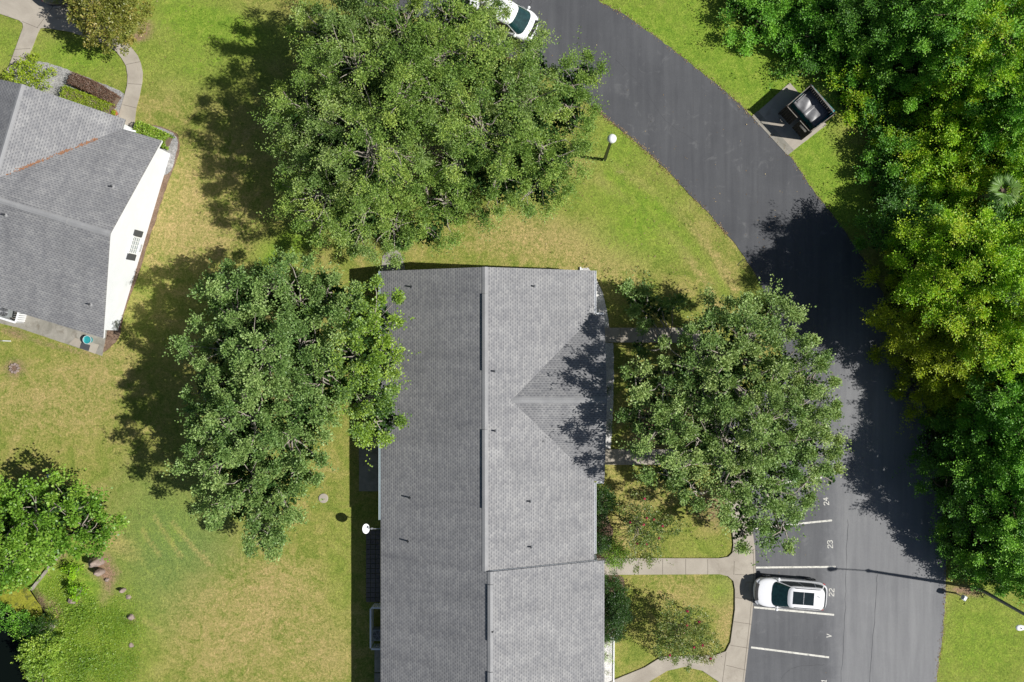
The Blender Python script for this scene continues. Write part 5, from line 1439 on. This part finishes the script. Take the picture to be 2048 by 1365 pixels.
# ------------------------------------------------------------ things along the west wall
b = P3(733, 1058, 2.15)
dish = empty('satellite_dish', (-9.75, b.y, 0), 0, 'pale satellite dish on a mast standing out past the west eave', 'satellite dish')
dx = b.x + 9.75
mb = MB(); mb.tube([(.0, 0, 1.7), (-.25, 0, 1.75), (-.25, 0, 2.1), (dx + .08, 0, 2.15)], .025, 8); mb.build('mast', M['silver'], dish)
vs = []; fs = []; nr, na = 6, 24
dirn = Vector((.75, .1, .62)).normalized(); s1 = dirn.cross(Vector((0, 0, 1))).normalized(); u1 = s1.cross(dirn)
for i in range(nr + 1):
    r = .26 * i / nr
    for kx in range(na):
        a = 2 * math.pi * kx / na
        vs.append(Vector((dx, 0, 2.15)) + s1 * r * 1.2 * math.cos(a) + u1 * r * 1.12 * math.sin(a) - dirn * (.09 - .7 * r * r))
for i in range(nr):
    for kx in range(na):
        a = i * na + kx; b2 = i * na + (kx + 1) % na; fs.append((a, b2, b2 + na, a + na))
o = pymesh('reflector', vs, fs, M['trim'], dish, True); md = o.modifiers.new('s', 'SOLIDIFY'); md.thickness = .012
mb = MB(); e = Vector((dx, 0, 2.15)); mb.tube([tuple(e - u1 * .38), tuple(e - u1 * .3 + dirn * .3), tuple(e + dirn * .42 - u1 * .1)], .014, 6); mb.box(tuple(e + dirn * .42 - u1 * .08), (.08, .1, .08)); mb.build('feed_arm', M['silver'], dish)

def condenser(x, y, label, s=.75):
    r = empty('air_conditioner', (x, y, .06), 0, label, 'air conditioner')
    mb = MB(); mb.box((0, 0, s * .45), (s, s, s * .9)); mb.build('cabinet', M['acgrey'], r)
    mb = MB()
    for k in range(5):
        rr = s * (.09 + .075 * k); mb.tube([(rr * math.cos(t), rr * math.sin(t), s * .93) for t in [i * 2 * math.pi / 18 for i in range(19)]], .008, 4, False)
    for k in range(6):
        a = k * math.pi / 3; mb.beam((0, 0, s * .94), (s * .42 * math.cos(a), s * .42 * math.sin(a), s * .94), .012, .01)
    mb.build('fan_guard', M['silver'], r)
    mb = MB(); mb.lathe((0, 0, s * .9 + .002), [(s * .42, 0), (s * .42, .006)], 24); mb.build('fan_well', M['black'], r)
    mb = MB()
    for k in range(4):
        a = k * math.pi / 2 + .4; mb.beam((0, 0, s * .91 + .008), (s * .38 * math.cos(a), s * .38 * math.sin(a), s * .91 + .008), .14, .008)
    mb.build('fan_blade', M['dark'], r)
M['acgrey'] = plain('ac_cabinet', (.3, .32, .32), .5, metal=.2)
# white picket screen round the two condensers
e0 = P3(741, 1218, 1.1); e1 = P3(741, 1297, 1.1)
y_a, y_b, x_a, x_b = e0.y, e1.y, e0.x, -9.7
scr = empty('screen_fence', (x_a, (y_a + y_b) / 2, 0), 0, 'white screen fence round the air conditioners on the west side of the long house', 'fence')
mid_y = (y_a + y_b) / 2
def picket(a, b, parent, h=1.1, wd=.1):
    a = Vector(a); b = Vector(b); Ls = (b - a).length; d = (b - a) / Ls; n = max(2, int(Ls / .13)); mb = MB()
    for i in range(n):
        q = a + d * (i + .5) * Ls / n; mb.box((q.x, q.y, h / 2), (.105, .025, h - .06), math.atan2(d.y, d.x))
    mb.build('slat_panel', M['trim'], parent)
    mb = MB(); mb.beam((a.x, a.y, h), (b.x, b.y, h), wd, .04); mb.build('cap_rail', M['trim'], parent)
picket((0, y_a - mid_y, 0), (0, y_b - mid_y, 0), scr); picket((.05, y_a - mid_y + .055, 0), (x_b - x_a, y_a - mid_y + .055, 0), scr); picket((.05, y_b - mid_y - .055, 0), (x_b - x_a, y_b - mid_y - .055, 0), scr)
q = W(757, 1238, .7); condenser(-9.95 - .05, q[1], 'grey air conditioner under the west eave, the upper of the pair in the white screen', .62)
q = W(755, 1271, .7); condenser(q[0], q[1], 'grey air conditioner with visible fan, the lower of the pair in the white screen', .72)
# slabs and pavers in the shade of the west wall
mb = MB(); mb.prism(wpoly([(718, 872), (775, 872), (775, 983), (718, 983)], .08), -.05, .08); o = mb.build('patio_slab', M['slab']); tag(o, kind='structure')
mb = MB(); strip(mb, (718, 926), (775, 926), .02, .0805, .083); mb.build('joint', M['joint'], o)
pv = MB(); rr = random.Random(3)
for i in range(3):
    for j in range(15):
        x, y = W(737 + i * 9.6, 1065 + j * 9.6)
        pv.box((x, y, .03 + rr.uniform(0, .012)), (.29, .29, .06), rr.uniform(-.02, .02))
o = pv.build('paver_path', M['paver']); tag(o, kind='structure')
mb = MB(); mb.prism(wpoly([(749, 1299), (770, 1299), (770, 1345), (749, 1345)], .1), 0, .1); mb.prism(wpoly([(749, 1347), (770, 1347), (770, 1420), (749, 1420)], .1), 0, .13); tag(mb.build('rear_step', M['slab']), kind='structure')

# ------------------------------------------------------------ small things on the lawns
b = W(647, 997)
mb = MB(); mb.lathe((b[0], b[1], -.02), [(.32, 0), (.31, .06), (.27, .07)], 22)
cv = mb.build('utility_cover', M['concrete']); tag(cv, 'round pale concrete cover set in the lawn beside the trees', 'cover')
def rock(px, py, r, h, label, seed, nm='rock', mat=None):
    rg = random.Random(seed); x, y = W(px, py)
    bm = bmesh.new(); bmesh.ops.create_icosphere(bm, subdivisions=3, radius=1)
    for v in bm.verts:
        n = mnoise.noise(v.co * 1.3 + Vector((seed, 0, 0))); m = 1 + .35 * n + .1 * mnoise.noise(v.co * 4)
        v.co = Vector((v.co.x * r * m * (1 + .2 * rg.random() * 0), v.co.y * r * m * .85, v.co.z * h * m))
    me = bpy.data.meshes.new(nm); bm.to_mesh(me); bm.free()
    o = link(nm, me, mat or M['rock'], None, True); o.location = (x, y, h * .35 - .08); tag(o, label, 'rock', 'rocks on the pond bank'); return o
for i, (px, py, r, h, lab) in enumerate(((198, 1122, .36, .95, 'largest reddish rock on the bare soil of the pond bank'), (202, 1143, .28, .7, 'reddish rock just below the largest one on the pond bank'), (214, 1160, .15, .18, 'small low rock between the large rocks and the pair nearer the lawn'),
        (247, 1180, .18, .4, 'upper pale round rock of the pair at the lawn side of the bank'), (257, 1194, .2, .14, 'flat pale round rock just below its mate at the lawn side of the bank'), (262, 1234, .24, .25, 'tan rock half sunk in the weeds of the bank'), (262, 1291, .2, .12, 'low tan rock near the bottom of the bank'), (146, 1201, .28, .3, 'squarish pale rock in the green middle of the bank'))):
    rock(px, py, r, h, lab, i + 3)
# board edging at the water
a = P3(124, 1104, .1); b2 = P3(66, 1178, -.2)
mb = MB(); mb.beam((a.x, a.y, .05), (b2.x, b2.y, -.1), .16, .34); tag(mb.build('timber_edging', M['bark']), 'weathered timber edging running down to the pond', 'timber edging')
# old stump / fire ring
b = W(30, 737); rr = random.Random(9)
fr = empty('fire_ring', (b[0], b[1], 0), 0, 'small ring of broken stones in the lawn below the angled house', 'fire ring')
for k in range(9):
    a = k * .7; o = MB(); o.box((.27 * math.cos(a), .27 * math.sin(a), .06), (.16, .12, .14), a + rr.random()); o.build('stone', M['rock'], fr)
mb = MB(); mb.lathe((0, 0, -.01), [(.22, 0), (.2, .04), (.1, .05)], 12); mb.build('ash_bed', M['mulch'], fr)
# blue feeder pole at the left edge
b = W(6, 682)
bf = empty('blue_parasol', (b[0], b[1], 0), 0, 'small blue folded canopy on a pale stand at the left edge', 'parasol')
mb = MB(); mb.tube([(0, 0, 0), (0, 0, 1.6)], .025, 8); mb.build('stand', M['silver'], bf)
mb = MB(); mb.lathe((0, .1, 1.2), [(.34, 0), (.24, .14), (.04, .3)], 8); mb.build('canopy', M['blue'], bf)
mb = MB(); mb.tube([(0, 0, .05), (.55, -.02, .03)], .03, 6); mb.lathe((.05, .4, 1.3), [(.06, 0), (.08, .1), (.03, .16)], 10); mb.build('foot', M['trim'], bf)
# items on the angled house's patio
c = W(176, 680, .35)
tb = empty('teal_tub', (c[0], c[1], .08), 0, 'round teal tub at the edge of the patio of the angled house', 'tub')
mb = MB(); mb.lathe((0, 0, 0), [(.2, 0), (.27, .4), (.24, .4), (.2, .36)], 20); mb.build('bowl', M['teal2'] if 'teal2' in M else M['teal'], tb)
mb = MB(); mb.tube([(.27 * math.cos(t), .27 * math.sin(t), .41) for t in [i * 2 * math.pi / 20 for i in range(21)]], .02, 5, False); mb.build('rim', M['gutter'], tb)
c = W(170, 694, .12)
mb = MB(); mb.box((c[0], c[1], .12), (.62, .4, .025), lang)
for k in range(7):
    mb.box((c[0], c[1] - .15 + k * .05, .137), (.55, .012, .012), lang)
tag(mb.build('door_mat', M['shutter']), 'dark grey mat lying on the concrete step of the patio', 'mat')
# white screen with condenser behind the angled house
o1 = P3(14, 640, 1.0)
s2 = empty('screen_fence', (o1.x, o1.y, 0), lang, 'white screen fence at the corner of the patio of the angled house', 'fence')
picket((-.65, 0, 0), (1.2, 0, 0), s2, 1.1, .12); picket((-.65, -.06, 0), (-.65, -.9, 0), s2, 1.1, .12)
c = P3(8, 624, .7); condenser(c.x, c.y, 'grey air conditioner behind the white screen at the angled house', .75)
# white marker by the pond tree
b = W(108, 949)
mk = empty('pipe_marker', (b[0], b[1], 0), R(25), 'short white capped pipe at the edge of the pond tree shadow', 'pipe')
mb = MB(); mb.tube([(0, 0, 0), (-.1, 0, .5)], .09, 12); mb.build('pipe', M['trim'], mk)
mb = MB(); mb.lathe((-.1, 0, .5), [(.11, 0), (.11, .06), (.06, .09)], 12); mb.build('cap', M['gutter'], mk)
# terracotta pot by the walk
c = W(229, 226, .3)
pt = empty('flower_pot', (c[0], c[1], 0), 0, 'small terracotta pot with a tuft beside the lime hedge', 'flower pot')
M['terra'] = plain('terracotta', (.4, .13, .06), .8)
mb = MB(); mb.lathe((0, 0, .03), [(.12, 0), (.18, .26), (.19, .3), (.15, .3)], 16); mb.build('pot', M['terra'], pt)
rg = np.random.default_rng(4); p = rg.normal(size=(120, 3)) * .07 + np.array([0, 0, .4]); leaves('plant', p, rg.normal(size=(120, 3)) + np.array([0, 0, 1]), np.full(120, .1), np.full(120, .6), LM['hedge'], pt)
print('leaves', NLEAF)
